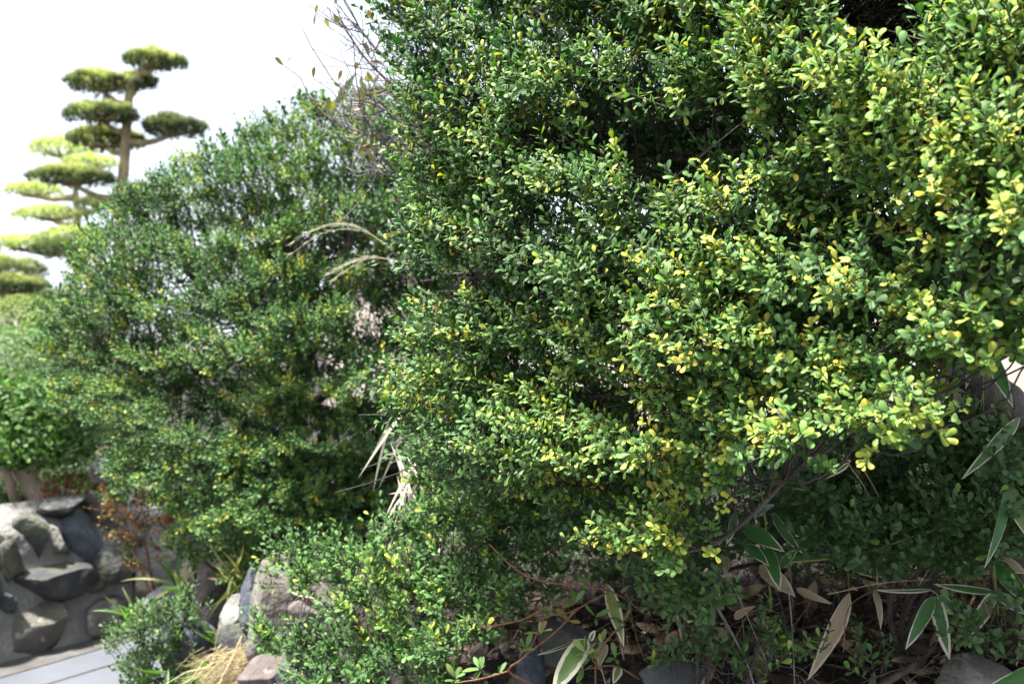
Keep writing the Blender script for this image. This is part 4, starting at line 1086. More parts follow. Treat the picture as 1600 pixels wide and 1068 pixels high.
for (x, y, n) in ROS:
    c = P(x, y, 1.98 + rG.uniform(-0.03, 0.04))
    axis = norm(np.array([rG.uniform(-0.6, 0.3), -0.5, 0.75]))
    (lv, _) = sprigs(rG, c[None] - axis * 0.006, axis[None], np.array([0.014]), n, 0.030, 3, np.array([rG.uniform(0.05, 0.45) + (0.35 if rG.uniform() > 0.85 else 0)]), up=0.1, spread=1.0, drop=0.0)
    LZ.append(lv)
LZ = cat(*LZ)
OBL = [leaf_template((0.07, 0.135, 0.175, 0.15, 0.08), (0.14, 0.35, 0.58, 0.78, 0.93), c, k, tw) for c, k, tw in ((0.2, -0.15, 0), (0.5, -0.2, 0.2), (0.3, 0.15, -0.2))]
single_leaves(LZ, np.arange(len(LZ['len'])), OBL, M_AZALEA, az)

# ------------------------------------------------------------------ long bare stems standing in the litter
rS = np.random.default_rng(41)
STEMS = [([(1128, 880, 2.05), (1160, 945, 2.04), (1196, 1030, 2.02)], 0.0016, M_TANTWIG, 'straight pale dry stalk slanting across the litter'),
         ([(1085, 895, 2.04), (1130, 965, 2.04), (1165, 1030, 2.02), (1180, 1075, 2.0)], 0.0032, M_GREYTWIG, 'grey woody stem leaning behind the holly seedlings'),
         ([(1058, 950, 2.12), (1066, 1000, 2.1)], 0.0050, M_TANTWIG, 'short stout tan stub standing on the litter'),
         ([(1232, 918, 2.02), (1238, 985, 2.0), (1242, 1075, 1.98)], 0.0018, M_GREYTWIG, 'thin upright grey stalk before the broadest dry leaf'),
         ([(1378, 1070, 2.08), (1420, 1045, 2.1), (1440, 1030, 2.12), (1460, 1010, 2.14)], 0.0085, M_BARK, 'dark dead branch lying beneath the cream-edged bamboo leaves'),
         ([(1210, 880, 2.0), (1330, 868, 2.0), (1420, 840, 1.96), (1480, 820, 1.96)], 0.0022, M_GREENSTEM, 'olive bamboo cane crossing in front of the shaded thicket'),
         ([(1430, 760, 1.96), (1475, 780, 1.97), (1520, 795, 2.0)], 0.0035, M_TANTWIG, 'thick brown cane angled through the shaded thicket'),
         ([(1340, 720, 2.0), (1365, 760, 2.0), (1400, 830, 2.05)], 0.0018, M_TANTWIG, 'slim tan stalk rising through the shaded thicket'),
         ([(1318, 1018, 2.02), (1326, 950, 2.05), (1366, 920, 2.08)], 0.0014, M_REDTWIG, 'arching reddish stalk above the litter'),
         ([(1293, 928, 2.04), (1380, 910, 2.06), (1455, 905, 2.1)], 0.0013, M_TANTWIG, 'nearly level straw stalk along the top of the litter')]
for pts, r, m, lab in STEMS:
    V, T = tube(spline([P(*q_) for q_ in pts], 16), np.linspace(r, r * 0.6, 16), 6, rS)
    tag(obj_np('stalk', V, T, m, None, origin=P(*pts[0])), lab, 'stalk')

# ------------------------------------------------------------------ litter: dead leaves, grass strands and twigs on the bank
rL = np.random.default_rng(51)
n = 12000
lx = rL.uniform(-2.4, 2.2, n); ly = rL.uniform(1.2, 5.0, n)
fd = foot_dist(lx, ly); k = (fd > 0.12) & (rL.uniform(0, 1, n) < np.where(ly > 3.2, 0.45, 1.0)); lx, ly = lx[k], ly[k]
lz = bank_z(lx, ly) + rL.uniform(0.002, 0.03, len(lx))
m_ = len(lx)
X = norm(rL.normal(0, 1, (m_, 3)) * np.array([1, 1, 0.35])); Zr = UP + rL.normal(0, 0.45, (m_, 3)); Z = norm(Zr - X * np.sum(Zr * X, 1, keepdims=True))
LVl = dict(O=np.stack([lx, ly, lz], 1), X=X, Y=np.cross(Z, X), Z=Z, len=rL.uniform(0.015, 0.05, m_), age=rL.uniform(0, 1, m_) ** 2.2, rnd=rL.uniform(0, 1, m_), var=rL.integers(0, 3, m_))
V, T, A = leaves_mesh(LVl, LANCE_T)
s = Soup(); s.add(V, T, A)
n = 1500; bx = rL.uniform(-0.3, 1.8, n); by = rL.uniform(1.75, 2.9, n); k = foot_dist(bx, by) > 0.2; bx, by = bx[k], by[k]; n = len(bx)
X = norm(rL.normal(0, 1, (n, 3)) * np.array([1, 1, 0.5])); Zr = UP + rL.normal(0, 0.6, (n, 3)); Z = norm(Zr - X * np.sum(Zr * X, 1, keepdims=True))
s.add(*leaves_mesh(dict(O=np.stack([bx, by, bank_z(bx, by) + rL.uniform(0.01, 0.07, n)], 1), X=X, Y=np.cross(Z, X), Z=Z, len=rL.uniform(0.04, 0.13, n), age=rL.uniform(0.45, 1, n), rnd=rL.uniform(0, 1, n), var=rL.integers(0, 3, n)), LANCE))
n = 700; bx = rL.uniform(-0.6, 1.6, n); by = rL.uniform(1.75, 2.9, n); k = foot_dist(bx, by) > 0.2; bx, by = bx[k], by[k]; n = len(bx)
X = norm(rL.normal(0, 1, (n, 3)) * np.array([1, 1, 0.4])); Zr = UP + rL.normal(0, 0.4, (n, 3)); Z = norm(Zr - X * np.sum(Zr * X, 1, keepdims=True))
s.add(*leaves_mesh(dict(O=np.stack([bx, by, bank_z(bx, by) + rL.uniform(0.02, 0.05, n)], 1), X=X, Y=np.cross(Z, X), Z=Z, len=rL.uniform(0.016, 0.024, n), age=np.full(n, 1.0), rnd=rL.uniform(0.3, 1, n), var=rL.integers(0, 3, n)), OBOV[:3]))
def strands(rg, n, xr, yr, lr, rad, zup=0.25, agep=1.0, fdmin=0.1):
    x = rg.uniform(*xr, n); y = rg.uniform(*yr, n); k = foot_dist(x, y) > fdmin; x, y = x[k], y[k]; n = len(x)
    z = bank_z(x, y) + rg.uniform(0.0, 0.03, n)
    b = np.stack([x, y, z], 1); d = norm(np.stack([rg.normal(0, 1, n), rg.normal(0, 1, n), np.abs(rg.normal(0, zup, n))], 1)) * rg.uniform(*lr, (n, 1))
    st = np.stack([b, b + d * 0.33 + UP * 0.012, b + d * 0.66 + UP * 0.014 + rg.normal(0, 0.008, b.shape), b + d + rg.normal(0, 0.012, b.shape)], 1)
    V, T = stems_mesh(st, rad, rad * 0.5)
    A = np.repeat(np.stack([rg.uniform(0, 1, n) ** agep, np.full(n, 0.5), np.full(n, 1.0), rg.uniform(0, 1, n)], 1), 12, 0)
    return V, T, A
s.add(*strands(rL, 3600, (-0.2, 1.9), (1.6, 3.0), (0.06, 0.28), 0.0012, 0.7, 0.55))
s.add(*strands(rL, 1600, (-1.6, 0.4), (2.2, 4.4), (0.06, 0.22), 0.0014, 0.35, 0.8))
lit = s.obj('leaf_litter', M_LITTER, kind='stuff')
tag(lit, 'brown dead leaves and dry strands covering the soil under the shrubs', 'leaf litter', kind='stuff')

# ------------------------------------------------------------------ bare twiggy shrub between the hollies
rT = np.random.default_rng(61)
tb = gbase(770, 900, 3.0); tb[2] = float(bank_z(tb[0], tb[1])) - 0.02
bare = thing('deciduous_shrub', 'nearly bare grey twiggy shrub with a few bronze leaves between the two hollies', 'shrub', tb)
V, T = tube(spline([tb, P(770, 600, 2.9), P(775, 330, 2.75), P(760, 215, 2.7)], 16), np.linspace(0.022, 0.011, 16), 8, rT); obj_np('trunk', V, T, M_GREYTWIG, bare)
MAIN = [[(760, 220), (690, 228), (610, 222), (560, 205), (520, 190)], [(765, 240), (700, 215), (640, 200), (590, 165), (550, 155)], [(760, 200), (700, 150), (640, 120), (590, 80), (560, 40)],
        [(762, 190), (700, 110), (660, 50), (620, -10), (600, -60)], [(765, 260), (700, 262), (650, 268), (610, 274), (580, 266)],
        [(760, 215), (680, 190), (610, 130), (570, 90), (535, 40)], [(765, 230), (690, 240), (640, 235), (600, 215), (570, 190)], [(770, 300), (700, 330), (660, 335)],
        [(762, 195), (690, 170), (630, 160), (590, 130)], [(762, 195), (720, 90), (690, 10), (680, -60)]]
nodes = []
for mm in MAIN:
    dd_ = 2.7 + rT.uniform(-0.1, 0.12)
    pts = spline([P(x, y, dd_ - 0.10 * i / 4) for i, (x, y) in enumerate(mm)], 14)
    V, T = tube(pts, np.linspace(0.0060, 0.0020, 14), 5, rT); obj_np('branch', V, T, M_GREYTWIG, bare); nodes.append(pts[3:])
nodes = np.concatenate(nodes)
cnt = 270
b0 = nodes[rT.integers(0, len(nodes), cnt)]
dd = norm(np.array([-0.8, -0.1, 0.30]) + rT.normal(0, 0.55, (cnt, 3))) * rT.uniform(0.04, 0.20, (cnt, 1)) * 1.0
st = np.stack([b0, b0 + dd * 0.4 + rT.normal(0, 0.006, b0.shape), b0 + dd * 0.75 + rT.normal(0, 0.008, b0.shape) + UP * 0.01, b0 + dd + UP * 0.02], 1)
s = Soup(); s.add(*stems_mesh(st, 0.0022, 0.0012)); s.obj('twigs', M_GREYTWIG, bare, kind='stuff')
tips = st[rT.choice(cnt, 150, replace=True), 3]
X = norm(rT.normal(0, 0.6, (150, 3)) + np.array([-0.3, 0, 0.5])); Zr = rT.normal(0, 1, (150, 3)); Z = norm(Zr - X * np.sum(Zr * X, 1, keepdims=True))
LT = dict(O=tips, X=X, Y=np.cross(Z, X), Z=Z, len=rT.uniform(0.022, 0.045, 150), age=rT.uniform(0, 1, 150), rnd=rT.uniform(0.3, 1, 150), var=rT.integers(0, 3, 150))
single_leaves(LT, np.arange(150), OBL, M_BRONZE, bare)

# ------------------------------------------------------------------ pampas grass in the gap
rP = np.random.default_rng(71)
pb = gbase(670, 900, 2.95); pb[2] = float(bank_z(pb[0], pb[1]))
pam = thing('pampas_grass', 'withered pampas grass with arching plumes and pale dead blades in the gap between the hollies', 'pampas grass', pb)
def plume(main, ends, r=0.0024):
    pts = [P(*q_) for q_ in main]
    V, T = tube(spline(pts, 22), np.linspace(r, r * 0.5, 22), 5); stalk = obj_np('stalk', V, T, M_TANTWIG, pam)
    for e in ends:
        ee = [P(*q_) for q_ in e]
        sp = spline(ee, 16)
        s = Soup(); V, T = tube(sp, np.linspace(0.0009, 0.0004, 16), 4); s.add(V, T, np.tile([0.7, 0.5, 1, 0.6], (len(V), 1)))
        nn = 70; t = rP.integers(3, 15, nn); b = sp[t] + rP.normal(0, 0.0015, (nn, 3)); tg = norm(np.gradient(sp, axis=0))[t]
        dv = norm(tg + rP.normal(0, 0.25, (nn, 3))) * rP.uniform(0.010, 0.022, (nn, 1))
        V, T = stems_mesh(np.stack([b, b + dv], 1), 0.0005, 0.0002); s.add(V, T, np.tile([0.7, 0.5, 1, 0.6], (len(V), 1)))
        s.obj('plume', M_PLUME, stalk)
plume([(672, 880, 2.95), (665, 640, 2.9), (650, 470, 2.85), (628, 412, 2.8), (596, 376, 2.78)],
      [[(600, 380, 2.78), (560, 356, 2.76), (510, 352, 2.74), (446, 384, 2.72)], [(600, 380, 2.78), (562, 360, 2.75), (505, 364, 2.7), (445, 404, 2.68)], [(600, 380, 2.78), (558, 353, 2.77), (520, 351, 2.77), (470, 366, 2.78)]])
plume([(676, 880, 2.95), (690, 640, 2.9), (672, 500, 2.85), (640, 425, 2.8), (612, 405, 2.78)],
      [[(612, 405, 2.78), (580, 402, 2.76), (545, 412, 2.74), (508, 432, 2.72)], [(612, 405, 2.78), (575, 404, 2.74), (545, 420, 2.7), (515, 440, 2.68)], [(612, 405, 2.78), (582, 401, 2.77), (555, 406, 2.77), (520, 422, 2.76)]])
for a, b, w, d in (((632, 690), (634, 555), 8, 2.75), ((648, 628), (592, 762), 9, 2.72), ((662, 700), (622, 775), 9, 2.62), ((652, 752), (603, 862), 9, 2.55), ((650, 768), (606, 772), 5, 2.62), ((634, 560), (628, 730), 6, 2.7), ((640, 745), (612, 835), 5, 2.6), ((610, 690), (645, 800), 4, 2.66), ((645, 520), (616, 468), 8, 2.8),
                   ((690, 500), (658, 462), 7, 2.85), ((640, 660), (640, 740), 6, 2.7), ((680, 770), (652, 805), 6, 2.62), ((700, 790), (696, 735), 7, 2.6), ((712, 775), (705, 820), 6, 2.6), ((655, 800), (648, 850), 6, 2.64),
                   ((620, 700), (635, 790), 5, 2.75), ((668, 770), (664, 835), 7, 2.62), ((725, 765), (712, 800), 6, 2.6), ((672, 850), (640, 800), 6, 2.64), ((690, 830), (682, 890), 6, 2.6)):
    blade(pam, a, b, d, d - 0.05, w * 0.62, rP.uniform(-0.6, 0.6), rP.uniform(0.0, 0.3), dry=True, sag=0.08, twist=rP.uniform(-0.8, 0.8), name='dead_blade', mat=M_REED)
for k in range(16):
    x0 = rP.uniform(606, 690); y0 = rP.uniform(620, 800); ln_ = rP.uniform(70, 150); a_ = rP.normal(1.75, 0.35)
    blade(pam, (x0, y0), (x0 + ln_ * math.cos(a_), y0 + ln_ * math.sin(a_)), rP.uniform(2.6, 2.9), rP.uniform(2.55, 2.75), rP.uniform(4, 7), rP.uniform(-0.8, 0.8), rP.uniform(0, 0.3), sag=0.1, twist=rP.uniform(-0.8, 0.8), name='dead_blade', mat=M_REED)
blade(pam, (522, 172), (557, 112), 3.3, 3.3, 14, 0.2, -0.4, 0.25, name='green_blade'); blade(pam, (690, 900), (640, 835), 2.62, 2.5, 10, 0.3, -0.4, name='green_blade')
# autumn sprig
orr = plant('maple_sprig', 'little cluster of orange autumn leaves behind the edge of the big holly', 'sprig', 690, 900, 3.1)
stem(orr, [(700, 890, 3.1), (700, 620, 3.05), (688, 500, 3.0), (676, 462, 3.0)], (0.003, 0.001), M_TWIG)
n = 26
X = norm(rP.normal(0, 1, (n, 3)) + np.array([0, 0, -0.3])); Zr = rP.normal(0, 1, (n, 3)) + np.array([0, -1.2, 0.5]); Z = norm(Zr - X * np.sum(Zr * X, 1, keepdims=True))
LO = dict(O=Pn(rP.normal(680, 9, n), rP.normal(478, 12, n), rP.uniform(2.95, 3.05, n)), X=X, Y=np.cross(Z, X), Z=Z, len=rP.uniform(0.018, 0.032, n), age=rP.uniform(0, 1, n), rnd=rP.uniform(0.5, 1, n), var=rP.integers(0, 4, n))
single_leaves(LO, np.arange(n), OBOV_F, M_ORANGE, orr)

# ------------------------------------------------------------------ grass tufts, straw, cane by the boulders
def tuft(name, label, catg, px, py, d, n, lr, wid, ager, mat, lean=(0, 0, 1), spread=0.6, seed=1, ground=None):
    r = np.random.default_rng(seed)
    b = P(px, py, d)
    root = thing(name, label, catg, b)
    for k in range(n):
        dv = norm(np.array(lean) + r.normal(0, spread, 3)); L = r.uniform(*lr); ax = dv * L
        base = b + r.normal(0, 0.012, 3)
        V, T, A = blade_mesh(base, base + ax + np.array([0, 0, -0.18 * L]), wid * r.uniform(0.7, 1.2), r.uniform(-0.8, 0.8), 0.25, 0.2, r.uniform(0, 1), r.uniform(*ager), ns=8)
        obj_np('blade', V, T, mat, root, A)
    return root
tuft('grass_tuft', 'bright green grass blades fanning out above the small dark holly bush', 'grass', 216, 975, 3.62, 9, (0.10, 0.20), 0.011, (0.2, 0.6), M_GRASS, (-0.5, -0.3, 0.5), 0.5, 1)
tuft('grass_tuft', 'yellow-green grass blades bent over the slate-blue boulder foot', 'grass', 332, 1046, 3.38, 10, (0.10, 0.19), 0.013, (0.35, 0.75), M_GRASS, (-0.6, -0.3, 0.25), 0.5, 2)
tuft('grass_tuft', 'mixed green and withered grass above the slate-blue boulder', 'grass', 285, 915, 3.95, 20, (0.10, 0.26), 0.011, (0.1, 1.0), M_GRASS, (-0.2, -0.4, 0.35), 0.7, 3)
tuft('grass_tuft', 'withered grass hanging under the skirt of the dome-shaped holly', 'grass', 372, 905, 3.75, 20, (0.10, 0.24), 0.010, (0.45, 1.0), M_GRASS, (-0.1, -0.5, -0.1), 0.7, 4)
tuft('grass_tuft', 'single upright grass blades before the slate-blue boulder', 'grass', 352, 1000, 3.5, 4, (0.10, 0.18), 0.011, (0.3, 0.5), M_GRASS, (-0.4, -0.2, 0.8), 0.3, 5)
tuft('grass_tuft', 'long green grass blades drooping in front of the small dark holly bush', 'grass', 262, 1050, 3.36, 6, (0.12, 0.20), 0.010, (0.1, 0.4), M_GRASS, (-0.2, -0.4, 0.1), 0.5, 6)
straw = thing('straw_tuft', 'tuft of pale dry straw between the reddish and slate-blue boulders', 'straw', P(372, 1085, 3.3))
r = np.random.default_rng(9); n = 900
b0 = np.array(straw.location) + np.stack([r.normal(0.02, 0.06, n), r.normal(0, 0.05, n), r.uniform(-0.02, 0.10, n)], 1)
dv = norm(np.array([-0.6, -0.45, -0.25]) + r.normal(0, 0.30, (n, 3))) * r.uniform(0.06, 0.17, (n, 1)); b0 = b0 - dv * 0.5 + UP * 0.03
st = np.stack([b0, b0 + dv * 0.5 + UP * 0.012, b0 + dv], 1); V, T = stems_mesh(st, 0.0014, 0.0007)
obj_np('straw', V, T, M_STRAW, straw, np.repeat(np.stack([r.uniform(0.1, 1, n), np.full(n, .5), np.ones(n), r.uniform(0, 1, n)], 1), 9, 0), kind='stuff')
V, T = tube(spline([P(470, 1090, 2.75), P(474, 1052, 2.72), P(482, 1036, 2.7), P(498, 1030, 2.7)], 14), 0.0055, 8)
tag(obj_np('cane', V, T, M_YELLOWCANE, None, origin=P(470, 1090, 2.75)), 'curved yellow cane beside the low yellow-tipped holly', 'cane')
for pts, lab in (([(452, 990, 2.7), (490, 1015, 2.66), (520, 1040, 2.64), (545, 1062, 2.64)], 'olive-yellow shoot slanting over the dark blue-grey boulder'),
                 ([(512, 1013, 2.6), (536, 990, 2.58), (566, 955, 2.58)], 'pale broken stalk slanting up through the low holly'),
                 ([(498, 889, 2.9), (530, 888, 2.88), (552, 892, 2.86)], 'short bleached stick lying level on the low holly')):
    V, T = tube(spline([P(*q_) for q_ in pts], 12), np.linspace(0.0035, 0.0022, 12), 6, r)
    tag(obj_np('stalk', V, T, M_TANTWIG, None, origin=P(*pts[0])), lab, 'stalk')
V, T, A = blade_mesh(P(452, 920, 2.95), P(498, 935, 2.9), 13 * 2.9 / F, 0.3, 0.05, 0.3, 0.1)
tag(obj_np('dry_leaf', V, T, M_SASADRY, None, A, origin=P(452, 920, 2.95)), 'pale withered leaf lying before the tall upright brown boulder', 'dry leaf')

# russet shrub on the wall end, red ground cover
small_shrub(81, 'thin russet and olive shrub hanging over the end of the fieldstone wall', gbase(262, 800, 4.75),
            [(190, 775), (240, 765), (300, 800), (290, 850), (250, 870), (232, 900), (200, 850), (180, 820)], lambda x, y: 4.5 + 0 * x, 26, ((0, 0.7), (0.1, 0.6)), 0.026, 8, 6, (0.06, 0.12), 0.45, 0.3, M_RUSSET, (-0.6, -0.3, 0.0), OBOV_S, name='nandina_shrub', stem=M_REDTWIG)
rc = thing('ground_cover', 'red and green leafed ground cover along the top of the fieldstone wall', 'ground cover', on_wall(95, 778) + np.array([0, 0.1, 0]))
r = np.random.default_rng(10); n = 230
cx = r.uniform(55, 160, n); c = np.stack([on_wall(a, r.uniform(752, 790)) for a in cx]) + np.array([-0.02, 0.10, 0.02]) + r.normal(0, 0.02, (n, 3))
X = norm(r.normal(0, 1, (n, 3))); Zr = r.normal(0, 0.5, (n, 3)) + np.array([0, -0.5, 1]); Z = norm(Zr - X * np.sum(Zr * X, 1, keepdims=True))
V, T, A = leaves_mesh(dict(O=c, X=X, Y=np.cross(Z, X), Z=Z, len=r.uniform(0.02, 0.04, n), age=np.clip(r.normal(0.55, 0.35, n), 0, 1), rnd=r.uniform(0, 1, n), var=r.integers(0, 3, n)), OBOV_S)
obj_np('foliage', V, T, M_RED, rc, A, kind='stuff')
# grassy slope at the far left of the wall
gs = thing('grass_slope', 'short green grass on the slope beside the tan forked trunk', 'grass', P(-10, 830, 5.3)); gs['kind'] = 'stuff'
n = 5000; gxx = r.uniform(-4.2, -2.2, n); gyy = r.uniform(4.0, 7.5, n); k = (foot_dist(gxx, gyy) > 0.25); gxx, gyy = gxx[k], gyy[k]; n = len(gxx)
b0 = np.stack([gxx, gyy, bank_z(gxx, gyy)], 1); dv = norm(UP + r.normal(0, 0.4, (n, 3))) * r.uniform(0.05, 0.12, (n, 1))
V, T = stems_mesh(np.stack([b0, b0 + dv], 1), 0.005, 0.001)
obj_np('blades', V, T, M_GRASS, gs, np.repeat(np.stack([r.uniform(0, 0.7, n), np.full(n, .5), np.ones(n), r.uniform(0, 1, n)], 1), 6, 0), kind='stuff')

# ------------------------------------------------------------------ garden beyond the wall
def crown_shell(rg, c, rad, n, leaf, age, mat, root, templates=OBOV_T, flat=0.0, name='foliage', inner=0.35, agevar=0.15):
    nn = norm(rg.normal(0, 1, (n, 3)))
    rr = 1 - rg.uniform(0, 1, (n, 1)) ** 2 * inner
    lump = 1 + 0.10 * pnoise(nn[:, 0] * 5, nn[:, 1] * 5, nn[:, 2] * 5, 3)[:, None]
    O = c + nn * np.array(rad) * rr * lump
    X = norm(nn * 0.5 + rg.normal(0, 0.7, (n, 3)) + UP * 0.2); Zr = nn + UP * 0.5 + rg.normal(0, 0.4, (n, 3)); Z = norm(Zr - X * np.sum(Zr * X, 1, keepdims=True))
    V, T, A = leaves_mesh(dict(O=O, X=X, Y=np.cross(Z, X), Z=Z, len=leaf * rg.uniform(0.7, 1.2, n), age=np.clip(rg.normal(age, agevar, n), 0, 1), rnd=rg.uniform(0, 1, n), var=rg.integers(0, len(templates), n)), templates)
    return obj_np(name, V, T, mat, root, A, kind='stuff')

rC = np.random.default_rng(91)
ct = on_wall(45, 790) + np.array([-0.02, 0.30, 0]); ct[2] = float(bank_z(ct[0], ct[1])) - 0.03; dt = ct[1]
tree = thing('garden_tree', 'small broadleaf tree with a tan forked trunk standing on the wall top', 'tree', ct)
V, T = tube(spline([ct, P(42, 745, dt), P(50, 700, dt), P(60, 650, dt)], 14), np.linspace(0.065, 0.035, 14), 10, rC); obj_np('trunk', V, T, M_TRUNKTAN, tree)
for pts, rr in (([(43, 750, dt), (20, 722, dt), (-10, 690, dt)], (0.042, 0.022)), ([(46, 735, dt), (75, 712, dt), (110, 690, dt)], (0.035, 0.015)), ([(30, 800, dt - 0.05), (12, 745, dt - 0.1), (0, 725, dt - .1)], (0.028, 0.02))):
    V, T = tube(spline([P(*q_) for q_ in pts], 10), np.linspace(rr[0], rr[1], 10), 8, rC); obj_np('branch', V, T, M_TRUNKTAN, tree)
for (x, y, d, rx, ry, n) in ((60, 650, dt, 80, 60, 2300), (-20, 640, dt + 0.1, 80, 70, 2000), (110, 670, dt + 0.1, 60, 50, 1400), (60, 700, dt - 0.05, 70, 30, 900), (5, 700, dt - 0.1, 50, 30, 700)):
    crown_shell(rC, P(x, y, d), (rx * d / F, 0.22, ry * d / F), n, 0.045, 0.28, M_BROAD, tree, OBOV_T, inner=0.8, name='crown')

def topiary(label, px, py, d, rx, ry, mat, n, leaf, age, nm='topiary_shrub', stem_mat=M_TRUNKTAN):
    c = P(px, py, d); zb = float(bank_z(c[0], c[1]))
    root = thing(nm, label, 'shrub', (c[0], c[1], zb))
    R_ = (rx * d / F, rx * d / F * 0.9, ry * d / F)
    V, T = tube(np.array([[c[0], c[1], zb - 0.02], [c[0], c[1], (zb + c[2]) / 2], [c[0], c[1], c[2] + 0.02]]), 0.06, 8); obj_np('trunk', V, T, stem_mat, root)
    crown_shell(rC, c, R_, n, leaf, age, mat, root, inner=0.25)
    return root
topiary('clipped grey-green dome shrub behind the small broadleaf tree', 18, 590, 7.2, 92, 78, M_TOPIARY, 9000, 0.030, 0.4)
topiary('light green rounded shrub between the clipped dome and the dome-shaped holly', 92, 540, 8.0, 62, 60, M_LIGHTG, 4200, 0.045, 0.35)
topiary('yellowish green shrub behind the clipped grey-green dome', 30, 505, 9.2, 75, 42, M_LIGHTG, 4200, 0.045, 0.6)
topiary('olive green mounded shrub beyond the dome-shaped holly edge', 120, 505, 9.6, 60, 40, M_LIGHTG, 3000, 0.045, 0.45)
topiary('dark evergreen shrub filling the space behind the fieldstone wall', 165, 700, 6.4, 90, 90, M_HOLLY2, 5200, 0.035, 0.1)

def pine_pad(rg, root, px, py, d, rx, ry, mat, n, age=0.5, thick=0.8):
    c = P(px, py, d); Rx = rx * d / F; Rz = 0.86 * ry * d / F
    n = int(n * 1.0)
    a = rg.uniform(0, 2 * math.pi, n); q_ = np.sqrt(rg.uniform(0, 1, n))
    edge = 1 + 0.10 * np.sin(a * 3 + px) + 0.07 * np.sin(a * 7 + py)
    top = np.sqrt(np.clip(1 - q_ ** 2, 0, 1))
    h = np.where(rg.uniform(0, 1, n) < 0.72, top * rg.uniform(0.75, 1.05, n), rg.uniform(-0.55, 0.6, n) * (0.4 + 0.6 * top))
    lump = 0.26 * pnoise(np.cos(a) * q_ * 7 + px, np.sin(a) * q_ * 7, 0, 5)
    O = c + np.stack([np.cos(a) * q_ * Rx * edge, np.sin(a) * q_ * Rx * thick * edge, (h + lump) * Rz * 1.05 - 0.15 * Rz], 1)
    m = 6
    O = np.repeat(O, m, 0)
    X = norm(np.repeat(np.stack([np.cos(a) * q_ * 0.7, np.sin(a) * q_ * 0.7, np.ones(n) * 0.8], 1), m, 0) + rg.normal(0, 0.45, (n * m, 3)))
    Zr = rg.normal(0, 1, (n * m, 3)); Z = norm(Zr - X * np.sum(Zr * X, 1, keepdims=True))
    Y = np.cross(Z, X)
    L = rg.uniform(0.06, 0.11, n * m)[:, None] * (d / 14.0); w = 0.0075 * (d / 14.0)
    V = np.stack([O - Y * w, O + Y * w, O + X * L], 1).reshape(-1, 3)
    T = np.arange(len(V)).reshape(-1, 3)
    ag = np.clip(age * np.repeat(rg.uniform(0.5, 1.15, n), m) * np.repeat(np.clip(h * 1.6 - 0.15, 0.05, 1), m) + rg.normal(0, 0.08, n * m), 0, 1)  # colour by height paints lit tops and shaded undersides on the pad
    A = np.repeat(np.stack([ag, np.full(n * m, 0.4), np.ones(n * m), np.repeat(rg.uniform(0, 1, n), m)], 1), 3, 0)
    pad = (V, T, A)
    # spray of limbs under the pad
    s = Soup()
    for k in range(9):
        e = c + np.array([math.cos(k * 0.7) * Rx * 0.75, math.sin(k * 0.7) * Rx * 0.6, 0.05 * Rz])
        s.add(*tube(np.array([c - UP * Rz * 0.5, (c + e) / 2 - UP * Rz * 0.35, e]), np.array([0.03, 0.02, 0.008]) * d / 14, 5))
    return c - UP * Rz * 0.45, s, pad

def pine(label, d, trunk, trad, pads, mat, seed, limbmat, n=900, age=0.5, group=None):
    rg = np.random.default_rng(seed)
    b = P(*trunk[0], d); zb = float(bank_z(b[0], b[1])) - 0.05
    root = thing('pine_tree', label, 'pine tree', (b[0], b[1], zb), group)
    pts = np.array([[b[0], b[1], zb]] + [P(x, y, d) for x, y in trunk])
    if pts[1][2] - zb < 0.1: pts = pts[1:]
    sp = spline(pts, 30)
    V, T = tube(sp, np.linspace(trad[0], trad[1], 30), 10, rg); obj_np('trunk', V, T, limbmat, root)
    for (x, y, rx, ry, dd_) in pads:
        under, s, pad = pine_pad(rg, root, x, y, d + dd_, rx, ry, mat, n * rx / 55, age)
        i = np.argmin(np.linalg.norm(sp - (under - UP * 0.12), axis=1))
        mid = (sp[i] + under) / 2 - UP * 0.05
        s.add(*tube(spline([sp[i], mid, under], 9), np.linspace(0.055, 0.03, 9) * d / 14, 7, rg))
        br = s.obj('branch', limbmat, root)
        obj_np('foliage_pad', pad[0], pad[1], mat, br, pad[2], smooth=False)
    return root
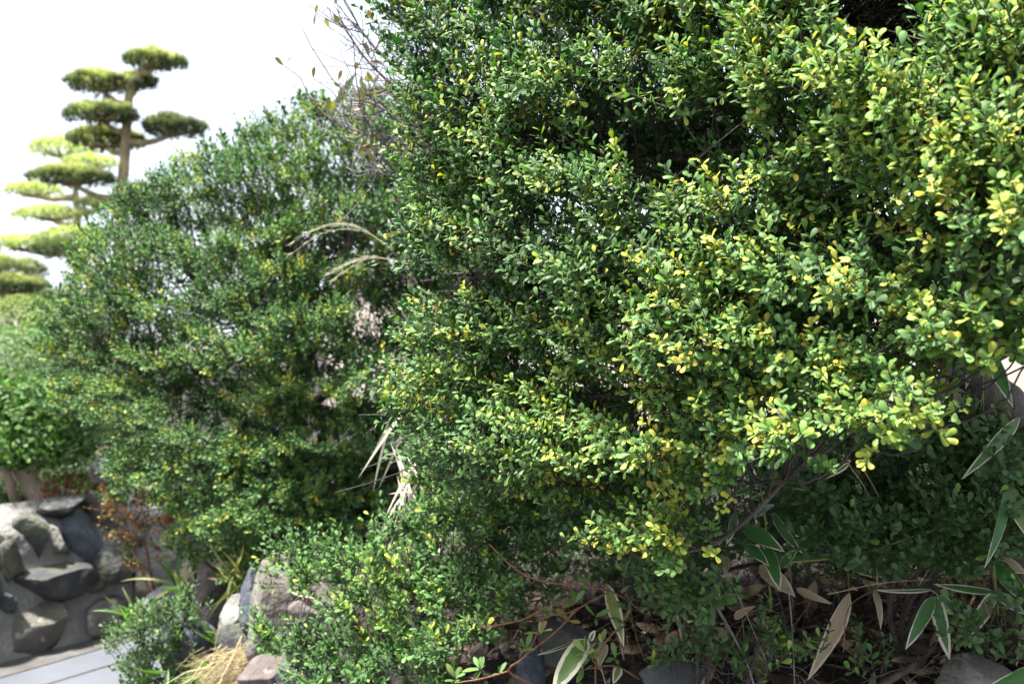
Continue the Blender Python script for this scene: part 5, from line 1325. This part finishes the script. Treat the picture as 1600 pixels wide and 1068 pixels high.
pine('cloud-pruned pine with flat needle pads on a straight trunk above the dome-shaped holly', 14.0, [(186, 420), (190, 300), (196, 230), (200, 160), (207, 128), (222, 112)], (0.085, 0.05),
     [(240, 98, 46, 19, 0.0), (158, 133, 54, 21, -0.1), (214, 130, 26, 17, 0.2), (161, 181, 54, 19, -0.25), (271, 202, 47, 22, 0.1), (165, 222, 56, 21, 0.35), (112, 279, 62, 21, -0.2), (228, 304, 44, 14, 0.4)],
     M_PINE, 3, M_PINEBARK, 1100, 0.95)
pine('pale sunlit pine with thin ragged tiers behind the cloud-pruned pine', 19.0, [(120, 470), (122, 380), (118, 300), (112, 235)], (0.10, 0.04),
     [(95, 236, 48, 20, 0), (50, 300, 40, 14, 0.4), (140, 258, 40, 15, -0.3), (80, 337, 52, 14, 0), (160, 320, 36, 12, 0.2), (35, 383, 42, 16, 0), (118, 372, 48, 18, -0.3)], M_PINE2, 4, M_PINEBARK, 420, 0.55)
pine('spreading pine with broad low pads and undersides painted in shade at the garden edge', 11.0, [(-70, 560), (-65, 480), (-50, 430), (-30, 400)], (0.12, 0.05),
     [(-5, 425, 68, 26, 0.0), (20, 448, 50, 20, -0.2), (10, 478, 55, 16, 0.3), (-70, 390, 60, 24, 0.2), (-110, 440, 60, 22, 0)], M_PINE, 6, M_PINEBARK, 900, 0.65)
pine('low pine with one dark pad touching the dome-shaped holly', 12.5, [(150, 520), (145, 450), (128, 405)], (0.08, 0.04), [(112, 392, 52, 21, 0.0), (70, 470, 60, 14, 0.3)], M_PINE, 7, M_PINEBARK, 900, 0.35)


# ------------------------------------------------------------------ groups of alike things
GROUPS = {'boulder': 'boulders along the foot of the bank', 'dry leaf': 'withered leaves on the litter', 'stalk': 'bare stalks in the litter', 'bamboo grass': 'bamboo grass under the big holly',
          'pine tree': 'pines beyond the hedge'}
for o in list(scene.objects):
    if o.parent is None and o.get('category') in GROUPS: o['group'] = GROUPS[o['category']]
    if o.parent is None and o.name.startswith('holly_shrub'): o['group'] = 'holly shrubs on the bank'
    if o.parent is None and o.name.startswith('grass_tuft'): o['group'] = 'grass tufts among the boulders'
    if o.parent is None and o.name.startswith('topiary_shrub'): o['group'] = 'clipped shrubs in the garden'
